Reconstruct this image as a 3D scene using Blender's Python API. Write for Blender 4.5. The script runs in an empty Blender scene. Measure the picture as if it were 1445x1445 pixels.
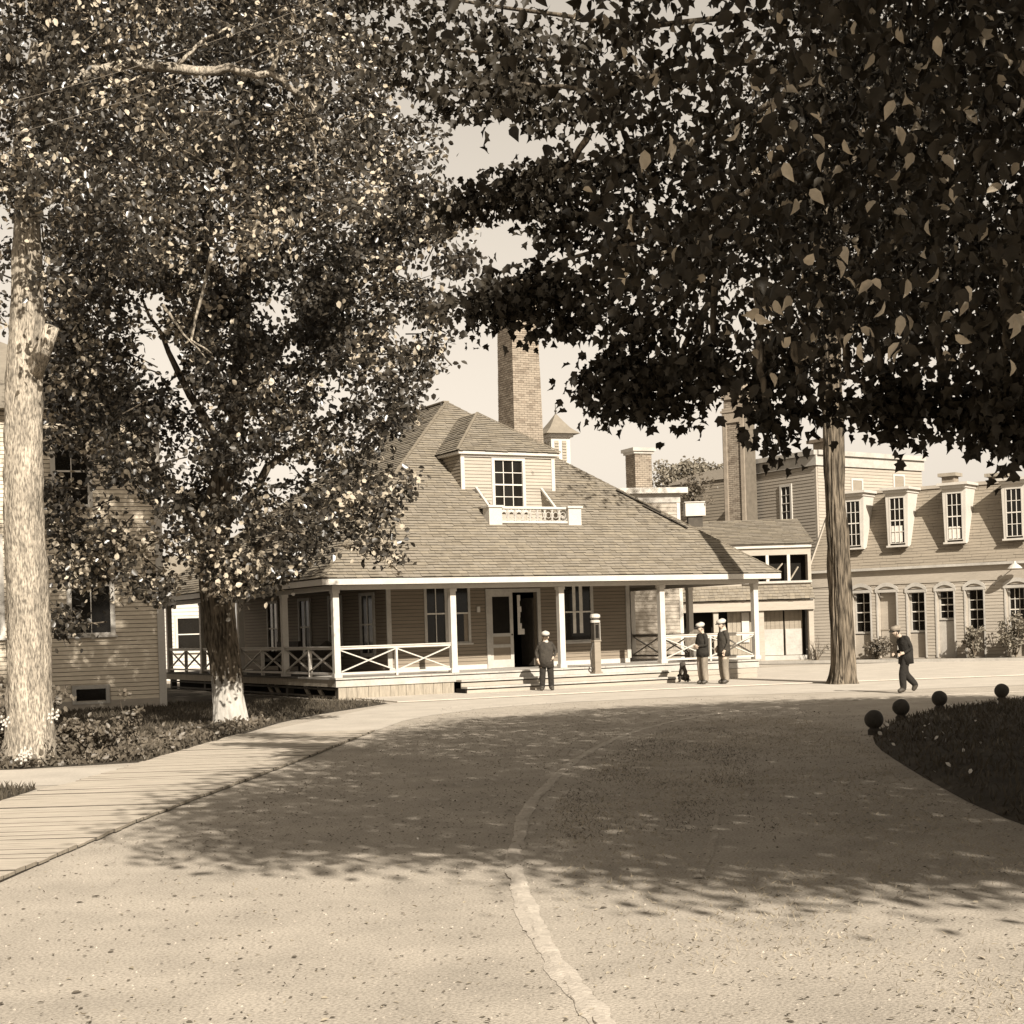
import bpy, bmesh, math, random
import numpy as np
from mathutils import Vector, Matrix, noise
random.seed(7); rng = np.random.default_rng(11)
R = math.radians
sc = bpy.context.scene
COL = sc.collection

# ------------------------------------------------------------------ camera, sky, sun, exposure
F_PX, CAM_H, ROLL = 2200.0, 1.75, R(1.75)
cam_d = bpy.data.cameras.new('camera'); cam = bpy.data.objects.new('camera', cam_d); COL.objects.link(cam)
cam_d.sensor_width = 36; cam_d.sensor_fit = 'HORIZONTAL'; cam_d.lens = 36 * F_PX / 1445
cam_d.clip_end = 3000; cam_d.clip_start = 0.1
cam_d.shift_x = 0.0; cam_d.shift_y = (887 - 722.5) / 1445
cam.matrix_world = Matrix.Translation((0, 0, CAM_H)) @ Matrix.Rotation(R(90), 4, 'X') @ Matrix.Rotation(-ROLL, 4, 'Z')
# the axis of the shift turns with the roll: keep the principal point on (722.5, 887)
sc.camera = cam

SUN_AZ, SUN_EL = R(22), R(32)                     # to the right of straight-behind the camera
w = bpy.data.worlds.new('World'); sc.world = w; w.use_nodes = True
nt = w.node_tree; nt.nodes.clear()
sky = nt.nodes.new('ShaderNodeTexSky'); sky.sky_type = 'NISHITA'; sky.sun_disc = False
sky.sun_elevation = SUN_EL; sky.sun_rotation = math.pi - SUN_AZ
sky.dust_density = 1.0; sky.air_density = 1.0; sky.ozone_density = 1.0
bw = nt.nodes.new('ShaderNodeSeparateColor')   # an old blue-sensitive plate: it sees only the blue of the sky
tint = nt.nodes.new('ShaderNodeMixRGB'); tint.blend_type = 'MULTIPLY'
tint.inputs[0].default_value = 1; tint.inputs[2].default_value = (1.02, 0.91, 0.77, 1)
bg = nt.nodes.new('ShaderNodeBackground'); bg.inputs[1].default_value = 0.10
out = nt.nodes.new('ShaderNodeOutputWorld')
nt.links.new(sky.outputs[0], bw.inputs[0]); pw_ = nt.nodes.new('ShaderNodeMath'); pw_.operation = 'POWER'; pw_.inputs[1].default_value = 0.8   # the whole sky burns out towards an even white
nt.links.new(bw.outputs[2], pw_.inputs[0]); nt.links.new(pw_.outputs[0], tint.inputs[1])
nt.links.new(tint.outputs[0], bg.inputs[0]); nt.links.new(bg.outputs[0], out.inputs[0])
sun_d = bpy.data.lights.new('sun', 'SUN'); sun_d.energy = 5.0; sun_d.angle = R(0.5); sun_d.color = (1, 0.925, 0.815)
sun = bpy.data.objects.new('sun', sun_d); COL.objects.link(sun)
SUN_DIR = Vector((math.sin(SUN_AZ) * math.cos(SUN_EL), -math.cos(SUN_AZ) * math.cos(SUN_EL), math.sin(SUN_EL)))
sun.rotation_euler = SUN_DIR.to_track_quat('Z', 'Y').to_euler(); sun.location = (20, -30, 40)
sc.view_settings.view_transform = 'Standard'; sc.view_settings.look = 'None'
sc.view_settings.exposure = 0.95; sc.view_settings.gamma = 1; sc.view_settings.use_curve_mapping = False
sc.cycles.max_bounces = 6; sc.cycles.transparent_max_bounces = 4

# ------------------------------------------------------------------ measuring helpers
def rayf(px, py):
    dx, dy = px - 722.5, 887 - py; c, s = math.cos(ROLL), math.sin(ROLL)
    return (dx * c + dy * s) / F_PX, (-dx * s + dy * c) / F_PX
def at(px, py, d):
    x, z = rayf(px, py); return Vector((x * d, d, CAM_H + z * d))
def gr(px, py, z=0.0):
    x, zz = rayf(px, py); d = (z - CAM_H) / zz; return (x * d, d)
def proj(p):
    X, Z = p[0] / p[1] * F_PX, (p[2] - CAM_H) / p[1] * F_PX; c, s = math.cos(ROLL), math.sin(ROLL)
    return 722.5 + X * c - Z * s, 887 - (X * s + Z * c)
def lerp_table(t, x):
    if x <= t[0][0]: return t[0][1]
    for (a, b), (c, d) in zip(t, t[1:]):
        if x <= c: return b + (d - b) * (x - a) / (c - a)
    return t[-1][1]

# ------------------------------------------------------------------ materials
def mid(v): return (v, v * 0.85, v * 0.665)
def pale(v): return (v, v * 0.93, v * 0.825)
def mat(name, col, rough=0.8, var=0.15, scale=3.0, bump=0.0, bscale=30.0, stretch=(1, 1, 1), spec=0.3, trans=0.0, detail=6, fine=0.0, fscale=200):
    m = bpy.data.materials.new(name); m.use_nodes = True
    n = m.node_tree.nodes; l = m.node_tree.links; b = n['Principled BSDF']
    b.inputs['Roughness'].default_value = rough
    b.inputs['Specular IOR Level'].default_value = spec
    tc = n.new('ShaderNodeTexCoord'); mp = n.new('ShaderNodeMapping'); mp.inputs['Scale'].default_value = stretch
    l.new(tc.outputs['Object'], mp.inputs[0])
    nz = n.new('ShaderNodeTexNoise'); nz.inputs['Scale'].default_value = scale; nz.inputs['Detail'].default_value = detail
    nz.inputs['Roughness'].default_value = 0.65
    l.new(mp.outputs[0], nz.inputs['Vector'])
    rp = n.new('ShaderNodeValToRGB'); rp.color_ramp.elements[0].position = 0.3; rp.color_ramp.elements[1].position = 0.7
    rp.color_ramp.elements[0].color = (*[c * (1 - var) for c in col], 1)
    rp.color_ramp.elements[1].color = (*[min(1, c * (1 + var)) for c in col], 1)
    l.new(nz.outputs[0], rp.inputs[0])
    src = rp.outputs[0]
    if fine > 0:
        n2 = n.new('ShaderNodeTexNoise'); n2.inputs['Scale'].default_value = fscale; n2.inputs['Detail'].default_value = 3
        l.new(mp.outputs[0], n2.inputs['Vector'])
        r2 = n.new('ShaderNodeValToRGB'); r2.color_ramp.elements[0].position = 0.35; r2.color_ramp.elements[1].position = 0.6
        r2.color_ramp.elements[0].color = (1 - fine, 1 - fine, 1 - fine, 1); r2.color_ramp.elements[1].color = (1, 1, 1, 1)
        l.new(n2.outputs[0], r2.inputs[0])
        mx = n.new('ShaderNodeMixRGB'); mx.blend_type = 'MULTIPLY'; mx.inputs[0].default_value = 1
        l.new(src, mx.inputs[1]); l.new(r2.outputs[0], mx.inputs[2]); src = mx.outputs[0]
    l.new(src, b.inputs['Base Color'])
    if bump > 0:
        nb = n.new('ShaderNodeTexNoise'); nb.inputs['Scale'].default_value = bscale; nb.inputs['Detail'].default_value = 5
        l.new(mp.outputs[0], nb.inputs['Vector'])
        bp = n.new('ShaderNodeBump'); bp.inputs['Strength'].default_value = bump; bp.inputs['Distance'].default_value = 0.03
        l.new(nb.outputs[0], bp.inputs['Height']); l.new(bp.outputs[0], b.inputs['Normal'])
    if trans > 0:
        tr = n.new('ShaderNodeBsdfTranslucent'); l.new(src, tr.inputs[0])
        ms = n.new('ShaderNodeMixShader'); ms.inputs[0].default_value = trans
        l.new(b.outputs[0], ms.inputs[1]); l.new(tr.outputs[0], ms.inputs[2]); l.new(ms.outputs[0], n['Material Output'].inputs[0])
    return m
M = {}
M['gravel'] = mat('gravel', (0.42, 0.372, 0.31), 0.95, 0.17, 1.1, 0.3, 70, fine=0.36, fscale=55, detail=9, spec=0.1)
M['track'] = mat('track_earth', (0.47, 0.418, 0.352), 0.95, 0.14, 4, 0.3, 40, spec=0.1, fine=0.15, fscale=40)
M['walk'] = mat('pale_walk', (0.45, 0.405, 0.345), 0.9, 0.12, 1.2, 0.2, 30, spec=0.1, fine=0.12, fscale=25)
M['gutter'] = mat('gutter_dirt', mid(0.24), 0.95, 0.3, 6, 0.4, 30, spec=0.1)
M['soil'] = mat('lawn_soil', mid(0.055), 0.95, 0.4, 2, 0.6, 25, spec=0.1)
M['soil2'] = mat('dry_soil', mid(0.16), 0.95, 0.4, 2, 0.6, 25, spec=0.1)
M['plank'] = mat('plank_wood', (0.43, 0.378, 0.31), 0.85, 0.25, 2.0, 0.3, 60, (1, 9, 1), spec=0.15)
M['white'] = mat('white_paint', pale(0.46), 0.55, 0.09, 2.0, 0.05, 40, fine=0.06, fscale=18)
M['cream'] = mat('cream_paint', pale(0.37), 0.65, 0.18, 1.5, 0.06, 40, fine=0.1, fscale=14)
M['clap'] = mat('clapboard_paint', (0.235, 0.2, 0.155), 0.75, 0.12, 1.5, 0.08, 40, (0.4, 0.4, 3), fine=0.1, fscale=14)
M['house'] = mat('house_clapboard', (0.56, 0.485, 0.38), 0.75, 0.1, 1.5, 0.08, 40, (0.4, 0.4, 3), fine=0.12, fscale=14)
M['clap2'] = mat('pale_clapboard', (0.335, 0.295, 0.243), 0.75, 0.1, 1.0, 0.05, 40, (0.4, 0.4, 3), fine=0.1, fscale=10)
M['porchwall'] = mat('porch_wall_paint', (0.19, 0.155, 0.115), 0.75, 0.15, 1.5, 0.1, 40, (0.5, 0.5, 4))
M['shake'] = mat('shake', (0.20, 0.174, 0.138), 0.9, 0.14, 4, 0.2, 40, spec=0.1)
M['shake_l'] = mat('shake_light', (0.215, 0.185, 0.142), 0.9, 0.14, 4, 0.2, 40, spec=0.1)
M['shake_d'] = mat('shake_dark', (0.182, 0.156, 0.12), 0.9, 0.14, 4, 0.2, 40, spec=0.1)
M['butt'] = mat('edge_shadow_dirt', mid(0.06), 0.95, 0.3, 8, spec=0.1)  # dark edges: shadow lines and dirt of shingles and laps, as colour
M['brick'] = mat('brick', (0.25, 0.21, 0.165), 0.9, 0.2, 4, 0.2, 40, spec=0.1)
M['brick_d'] = mat('brick_dark', (0.19, 0.155, 0.12), 0.9, 0.25, 4, 0.2, 40, spec=0.1)
M['mortar'] = mat('mortar', mid(0.13), 0.95, 0.2, 4, spec=0.1)
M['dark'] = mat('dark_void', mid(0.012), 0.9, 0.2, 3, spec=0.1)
M['darkwood'] = mat('dark_wood', mid(0.06), 0.8, 0.3, 4, 0.2, 30)
M['greywood'] = mat('grey_wood', (0.27, 0.235, 0.185), 0.85, 0.25, 3, 0.3, 30, (6, 6, 1))
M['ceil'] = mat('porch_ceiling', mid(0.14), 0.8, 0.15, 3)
M['glass'] = mat('window_glass', mid(0.010), 0.1, 0.2, 1.5, 0.03, 4, spec=0.3)
M['curtain'] = mat('pale_curtain', pale(0.55), 0.9, 0.15, 6)
M['bark_p'] = mat('pale_bark', (0.37, 0.322, 0.258), 0.9, 0.42, 5, 1.0, 45, (1, 1, 0.25), fine=0.65, fscale=48, spec=0.1)
M['bark_d'] = mat('dark_bark', (0.13, 0.107, 0.08), 0.95, 0.4, 6, 1.0, 25, (1, 1, 0.2), spec=0.1, fine=0.7, fscale=24)
M['bark_m'] = mat('ridged_bark', (0.165, 0.135, 0.1), 0.95, 0.45, 9, 1.0, 26, (1, 1, 0.1), spec=0.1, fine=0.85, fscale=22)
M['lime'] = mat('whitewash', pale(0.33), 0.9, 0.4, 4, 0.6, 25, (1, 1, 0.3))
M['leaf'] = mat('maple_leaf', (0.030, 0.025, 0.018), 0.5, 0.3, 9, trans=0.05, spec=0.14)
M['leaf_lit'] = mat('sunlit_leaf', (0.43, 0.37, 0.285), 0.5, 0.3, 9, trans=0.2, spec=0.3)  # paler leaves: the sunlit look is put into their colour
M['leaf_l'] = mat('poplar_leaf', (0.036, 0.03, 0.022), 0.36, 0.4, 3, trans=0.05, spec=0.7)
M['leaf_s'] = mat('shrub_leaf', (0.12, 0.1, 0.075), 0.5, 0.5, 4, trans=0.15, spec=0.4)
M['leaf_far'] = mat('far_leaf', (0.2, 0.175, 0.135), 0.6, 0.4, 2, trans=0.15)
M['grass'] = mat('grass_blade', (0.075, 0.062, 0.045), 0.7, 0.4, 1.5, trans=0.15, spec=0.2)
M['hay'] = mat('dry_grass', (0.33, 0.285, 0.215), 0.8, 0.35, 2, trans=0.2, spec=0.2)
M['litter'] = mat('leaf_litter', mid(0.10), 0.9, 0.5, 3, spec=0.1)
M['pale_bit'] = mat('pale_chip', pale(0.62), 0.9, 0.2, 3)
M['stone'] = mat('dark_stone', mid(0.04), 0.75, 0.35, 6, 0.3, 12)
M['iron'] = mat('iron', mid(0.05), 0.5, 0.2, 5)
M['skin'] = mat('skin', (0.42, 0.33, 0.255), 0.6, 0.06, 6)
M['coat_b'] = mat('brown_coat', mid(0.038), 0.9, 0.25, 9, 0.9, 13)
M['coat_k'] = mat('black_suit', mid(0.016), 0.9, 0.25, 9, 0.9, 13)
M['coat_d'] = mat('dark_coat', mid(0.022), 0.9, 0.3, 9, 0.9, 13)
M['trouser'] = mat('tan_trousers', mid(0.21), 0.9, 0.35, 8, 0.9, 14, (1, 1, 0.3))
M['cap'] = mat('light_cap', pale(0.42), 0.85, 0.1, 9)
M['cap_g'] = mat('grey_cap', mid(0.22), 0.85, 0.3, 9)
M['fur'] = mat('dark_fur', mid(0.05), 0.9, 0.5, 14, 0.4, 60)
M['wicker'] = mat('wicker', mid(0.12), 0.8, 0.4, 12, 0.3, 50)
M['sash'] = mat('sash_paint', pale(0.55), 0.6, 0.1, 3)

# ------------------------------------------------------------------ mesh builder
def newobj(name, me, parent=None):
    o = bpy.data.objects.new(name, me); COL.objects.link(o)
    if parent is not None: o.parent = parent
    return o
def thing(name, label, cat, loc=(0, 0, 0), rz=0.0, group=None, kind=None):
    o = bpy.data.objects.new(name, None); COL.objects.link(o); o.empty_display_size = 0.3
    o.location = loc; o.rotation_euler = (0, 0, rz)
    return tag(o, label, cat, group, kind)
def tag(o, label=None, cat=None, group=None, kind=None):
    if label: o['label'] = label
    if cat: o['category'] = cat
    if group: o['group'] = group
    if kind: o['kind'] = kind
    return o
class Frame:
    """s to the right as seen from outside, n outward, z up"""
    def __init__(self, o, right, up=(0, 0, 1)):
        self.o = Vector(o); self.r = Vector(right).normalized(); self.u = Vector(up).normalized(); self.n = self.r.cross(self.u)
    def __call__(self, s, n, z): return self.o + self.r * s + self.n * n + self.u * z
class Plain:
    n = Vector((0, 1, 0)); r = Vector((1, 0, 0)); o = Vector((0, 0, 0))
    def __call__(self, s, n, z): return Vector((s, n, z))
ID = Plain()
class MB:
    def __init__(self): self.v = []; self.f = []; self.m = []
    def poly(self, pts, mi=0):
        b = len(self.v); self.v += [tuple(p) for p in pts]; self.f.append(tuple(range(b, b + len(pts)))); self.m.append(mi)
    def box(self, F, s0, s1, n0, n1, z0, z1, mi=0):
        P = [F(s, n, z) for z in (z0, z1) for n in (n0, n1) for s in (s0, s1)]
        b = len(self.v); self.v += [tuple(p) for p in P]
        for q in ((0, 1, 3, 2), (4, 6, 7, 5), (0, 4, 5, 1), (2, 3, 7, 6), (0, 2, 6, 4), (1, 5, 7, 3)):
            self.f.append(tuple(b + i for i in q)); self.m.append(mi)
        return self
    def bar(self, p, q, wd, ht, mi=0, side=None):
        p, q = Vector(p), Vector(q); d = (q - p).normalized()
        s = Vector(side) if side is not None else d.cross(Vector((0, 0, 1)))
        if s.length < 1e-4: s = Vector((1, 0, 0))
        s.normalize(); t = s.cross(d).normalized()
        b = len(self.v)
        for e in (p, q):
            for a, c in ((-1, -1), (1, -1), (1, 1), (-1, 1)): self.v.append(tuple(e + s * a * wd / 2 + t * c * ht / 2))
        for f in ((0, 1, 5, 4), (1, 2, 6, 5), (2, 3, 7, 6), (3, 0, 4, 7), (3, 2, 1, 0), (4, 5, 6, 7)):
            self.f.append(tuple(b + i for i in f)); self.m.append(mi)
        return self
    def tube(self, pts, radii, n=8, mi=0, cap=True, wob=0.0, seed=0):
        pts = [Vector(p) for p in pts]; b = len(self.v); ref = None
        for i, p in enumerate(pts):
            d = (pts[min(i + 1, len(pts) - 1)] - pts[max(i - 1, 0)]).normalized()
            if ref is None:
                ref = d.cross(Vector((0, 1, 0)));
                if ref.length < 0.1: ref = d.cross(Vector((1, 0, 0)))
            a = (ref - d * ref.dot(d)).normalized(); ref = a; c = d.cross(a)
            for k in range(n):
                th = 2 * math.pi * k / n; r = radii[i]
                if wob: r *= 1 + wob * noise.noise(Vector((math.cos(th) * 1.5 + seed, math.sin(th) * 1.5, p.z * 1.1)))
                self.v.append(tuple(p + (a * math.cos(th) + c * math.sin(th)) * r))
        for i in range(len(pts) - 1):
            for k in range(n):
                k2 = (k + 1) % n
                self.f.append((b + i * n + k, b + i * n + k2, b + (i + 1) * n + k2, b + (i + 1) * n + k)); self.m.append(mi)
        if cap:
            self.f.append(tuple(b + k for k in range(n))[::-1]); self.m.append(mi)
            self.f.append(tuple(b + (len(pts) - 1) * n + k for k in range(n))); self.m.append(mi)
        return self
    def lathe(self, c, prof, n=16, mi=0):
        b = len(self.v); c = Vector(c)
        for r, z in prof:
            for k in range(n): self.v.append((c.x + r * math.cos(2 * math.pi * k / n), c.y + r * math.sin(2 * math.pi * k / n), c.z + z))
        for i in range(len(prof) - 1):
            for k in range(n):
                k2 = (k + 1) % n
                self.f.append((b + i * n + k, b + i * n + k2, b + (i + 1) * n + k2, b + (i + 1) * n + k)); self.m.append(mi)
        self.f.append(tuple(b + k for k in range(n))[::-1]); self.m.append(mi)
        self.f.append(tuple(b + (len(prof) - 1) * n + k for k in range(n))); self.m.append(mi)
        return self
    def build(self, name, mats, parent=None, smooth=False, kind=None):
        me = bpy.data.meshes.new(name); me.from_pydata(self.v, [], self.f)
        if not isinstance(mats, (list, tuple)): mats = [mats]
        for m in mats: me.materials.append(M[m] if isinstance(m, str) else m)
        if len(mats) > 1: me.polygons.foreach_set('material_index', self.m)
        if smooth: me.polygons.foreach_set('use_smooth', [True] * len(self.f))
        me.update(); o = newobj(name, me, parent)
        if kind: o['kind'] = kind
        return o
def B1(name, mats, parent, F, *a):
    return MB().box(F, *a).build(name, mats, parent)

# leaves: numpy arrays of a folded blade, one mesh
OVAL = (np.array([[0, 0, 0], [.30, .30, .07], [.26, .68, .06], [0, 1, -.05], [-.26, .68, .06], [-.30, .30, .07]]), [[0, 1, 2, 3], [0, 3, 4, 5]])
MAPLE = (np.array([[0, 0, 0], [.17, .08, .05], [.40, .20, .16], [.30, .38, .12], [.42, .62, .2], [.20, .66, .09], [0, 1.0, -.16],
                   [-.20, .66, .09], [-.42, .62, .2], [-.30, .38, .12], [-.40, .20, .16], [-.17, .08, .05], [0, .5, 0]]),
         [[0, 1, 2, 3, 12], [12, 3, 4, 5], [12, 5, 6], [0, 12, 9, 10, 11], [12, 7, 8, 9], [12, 6, 7]])
LONG = (np.array([[0, 0, 0], [.22, .22, .1], [.27, .55, .13], [.13, .84, .0], [0, 1.05, -.22], [-.13, .84, .0], [-.27, .55, .13], [-.22, .22, .1], [0, .5, 0]]),
        [[0, 1, 2, 8], [8, 2, 3, 4], [0, 8, 6, 7], [8, 4, 5, 6]])
BLADE = (np.array([[-.06, 0, 0], [.06, 0, 0], [.045, .55, .06], [0, 1, .28], [-.045, .55, .06]]), [[0, 1, 2, 4], [2, 3, 4]])
def leaf_mesh(name, pos, axis, nrm, size, shape, mt, width=1.0, pale=0.0):
    T, faces = shape; n = len(pos); k = len(T)
    axis = axis / np.linalg.norm(axis, axis=1, keepdims=True)
    side = np.cross(axis, nrm); side /= (np.linalg.norm(side, axis=1, keepdims=True) + 1e-9)
    up = np.cross(side, axis)
    V = pos[:, None, :] + size[:, None, None] * (T[None, :, 0:1] * width * side[:, None, :] + T[None, :, 1:2] * axis[:, None, :] + T[None, :, 2:3] * up[:, None, :])
    V = V.reshape(-1, 3).astype(np.float32)
    loops = []; 
    flat = np.concatenate([np.array(f) for f in faces]); tot = np.array([len(f) for f in faces])
    idx = (np.arange(n)[:, None] * k + flat[None, :]).reshape(-1).astype(np.int32)
    totals = np.tile(tot, n).astype(np.int32); starts = np.concatenate([[0], np.cumsum(totals)[:-1]]).astype(np.int32)
    me = bpy.data.meshes.new(name)
    me.vertices.add(len(V)); me.vertices.foreach_set('co', V.ravel())
    me.loops.add(len(idx)); me.loops.foreach_set('vertex_index', idx)
    me.polygons.add(len(totals)); me.polygons.foreach_set('loop_start', starts); me.polygons.foreach_set('loop_total', totals)
    me.materials.append(M[mt])
    if np.any(pale):
        me.materials.append(M['leaf_lit']); me.polygons.foreach_set('material_index', np.repeat((rng.random(n) < pale).astype(np.int32), len(faces)))
    me.update(calc_edges=True); me.validate()
    return me
def rand_dirs(n, down=0.0, flat=0.0):
    a = rng.normal(size=(n, 3)); a[:, 2] -= down; return a
def foliage(name, centers, per, sigma, smin, smax, shape, mt, parent, down=0.7, out=None, squash=0.7, kind=None, width=1.0, pale=0.0, patchy=0.0):
    c = np.repeat(np.asarray(centers, dtype=float), per, axis=0); n = len(c)
    if patchy: pale = np.repeat(np.array([max(0.02, pale + patchy * noise.noise(Vector(q) * .75)) for q in centers]), per)
    p = c + rng.normal(size=(n, 3)) * np.array([sigma, sigma, sigma * squash])
    me = leaf_mesh(name, p, rand_dirs(n, down), rand_dirs(n, -0.8), rng.uniform(smin, smax, n), shape, mt, width, pale)
    o = newobj(name, me, parent)
    if kind: o['kind'] = kind
    return o

def sprays(name, centers, hub, per, length, sigma, smin, smax, shape, mt, parent, down=.6, width=1.0, pale=.1, patchy=.7, bark='bark_d'):
    """leaves strung along twigs that grow outward from the stem; the twigs are one joined part"""
    tw = MB(); P = []; pl_ = []
    for c in centers:
        c = Vector(c); h = Vector(hub(c)); u = (c - h); u.z *= .4; u = u.normalized() + Vector(rng.normal(0, .45, 3)) * Vector((1, 1, .6)).length * .6; u.normalize()
        L = length * random.uniform(.6, 1.3); a = c - u * L * .75; b = c + u * L * .5 - Vector((0, 0, .12 * L))
        tw.tube([a, c, b], [.014, .009, .003], 4, cap=False)
        t = rng.uniform(-.55, .5, per); q = np.array(c)[None, :] + np.array(u)[None, :] * (t * L)[:, None] + rng.normal(0, sigma, (per, 3)) - np.array([0, 0, 1.0]) * (np.abs(t) * .15 * L)[:, None]
        P.append(q); pl_.append(np.full(per, max(.02, pale + patchy * noise.noise(c * .75))))
    P = np.concatenate(P); n = len(P)
    me = leaf_mesh(name, P, rand_dirs(n, down), rand_dirs(n, -.8), rng.uniform(smin, smax, n), shape, mt, width, np.concatenate(pl_))
    newobj(name, me, parent); tw.build('twigs', bark, parent, kind='stuff')

# ------------------------------------------------------------------ building helpers
def intervals(s0, s1, cuts):
    iv = [(s0, s1)]
    for a, b in cuts:
        nx = []
        for p, q in iv:
            if b <= p or a >= q: nx.append((p, q)); continue
            if a > p: nx.append((p, a))
            if b < q: nx.append((b, q))
        iv = nx
    return [(p, q) for p, q in iv if q - p > 0.02]
def board(mb, F, a, b, z, e, mi=0, t=0.022, mj=None):
    zt = z + e * .87
    mb.poly([F(a, t, z), F(b, t, z), F(b, 0.009, zt), F(a, 0.009, zt)], mi)
    mb.poly([F(a, 0.004, zt - .002), F(b, 0.004, zt - .002), F(b, 0.004, z + e + .002), F(a, 0.004, z + e + .002)], mi if mj is None else mj)  # dark strip under each lap: shadow line and dirt put into colour
    mb.poly([F(a, 0, z), F(b, 0, z), F(b, t, z), F(a, t, z)], mi if mj is None else mj)
def siding(F, s0, s1, z0, z1, e, holes, name, mats, parent, single=False, t=0.022, lim=None):
    """lapped boards with openings; each board its own object if single"""
    mb = MB(); z = z0
    while z < z1 - 0.01:
        ee = min(e, z1 - z); zc = z + ee / 2
        a0, a1 = (s0, s1) if lim is None else lim(zc)
        for a, b in intervals(a0, a1, [(h[0], h[1]) for h in holes if h[2] < zc < h[3]]):
            if single:
                m1 = MB(); board(m1, F, a, b, z, ee, 0, t, 1); m1.build(name, mats, parent)
            else: board(mb, F, a, b, z, ee, 0, t, 1)
        z += e
    if not single and mb.f: return mb.build(name, mats, parent, kind='stuff')
def window(F, s0, s1, z0, z1, parent, nx=2, ny=2, frame=0.1, trim='white', rec=0.06, proud=0.035, name='window', split=True, curtain=False, sill=True, glass_dim=False):
    """frame with sill as a part; panes and sash bars as its sub-parts. s0..z1 is the glass opening"""
    mb = MB()
    mb.box(F, s0 - frame, s0, -rec, proud, z0 - frame * .6, z1 + frame); mb.box(F, s1, s1 + frame, -rec, proud, z0 - frame * .6, z1 + frame)
    mb.box(F, s0, s1, -rec, proud, z1, z1 + frame)
    if sill: mb.box(F, s0 - frame - .04, s1 + frame + .04, -rec, proud + .05, z0 - frame * .6 - .05, z0 - frame * .6)
    mb.box(F, s0, s1, -rec, proud - .012, z0 - frame * .6, z0)
    w_ = mb.build(name, trim, parent)
    sub = w_ if parent.parent is None else parent
    bw_ = 0.022
    for i in range(nx):
        for j in range(ny):
            a, b = s0 + (s1 - s0) * i / nx, s0 + (s1 - s0) * (i + 1) / nx; c, d = z0 + (z1 - z0) * j / ny, z0 + (z1 - z0) * (j + 1) / ny
            tw = random.uniform(-.004, .004)
            g = MB(); g.poly([F(a, -rec + .012 + tw, c), F(b, -rec + .012 - tw, c), F(b, -rec + .012 - tw, d), F(a, -rec + .012 + tw, d)]); g.build('pane', 'glass', sub)
    s = MB()
    for i in range(1, nx): x = s0 + (s1 - s0) * i / nx; s.box(F, x - bw_ / 2, x + bw_ / 2, -rec + .018, -rec + .04, z0, z1)
    for j in range(1, ny):
        z = z0 + (z1 - z0) * j / ny; hb = bw_ / 2 * (2 if split and j == ny // 2 else 1)
        s.box(F, s0, s1, -rec + .02, -rec + .045, z - hb, z + hb)
    if s.f: s.build('sash_bar', 'sash', sub)
    if curtain:
        cu = MB(); 
        for k, (a, b) in enumerate(((.36, .47), (.6, .72))): cu.box(F, s0 + (s1 - s0) * a, s0 + (s1 - s0) * b, -rec + .013, -rec + .017, z0 + (z1 - z0) * .12, z1 - .05)
        cu.build('curtain', 'curtain', sub)
    return w_
def clip(poly, f):
    o = []
    for i, p in enumerate(poly):
        q = poly[(i + 1) % len(poly)]; a, b = f(p), f(q)
        if a >= 0: o.append(p)
        if (a >= 0) != (b >= 0):
            t = a / (a - b); o.append((p[0] + (q[0] - p[0]) * t, p[1] + (q[1] - p[1]) * t))
    return o
def poly_span(poly, s):
    xs = []
    for i, p in enumerate(poly):
        q = poly[(i + 1) % len(poly)]
        if (p[1] - s) * (q[1] - s) < 0: xs.append(p[0] + (q[0] - p[0]) * (s - p[1]) / (q[1] - p[1]))
    return (min(xs), max(xs)) if len(xs) >= 2 else None
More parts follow.
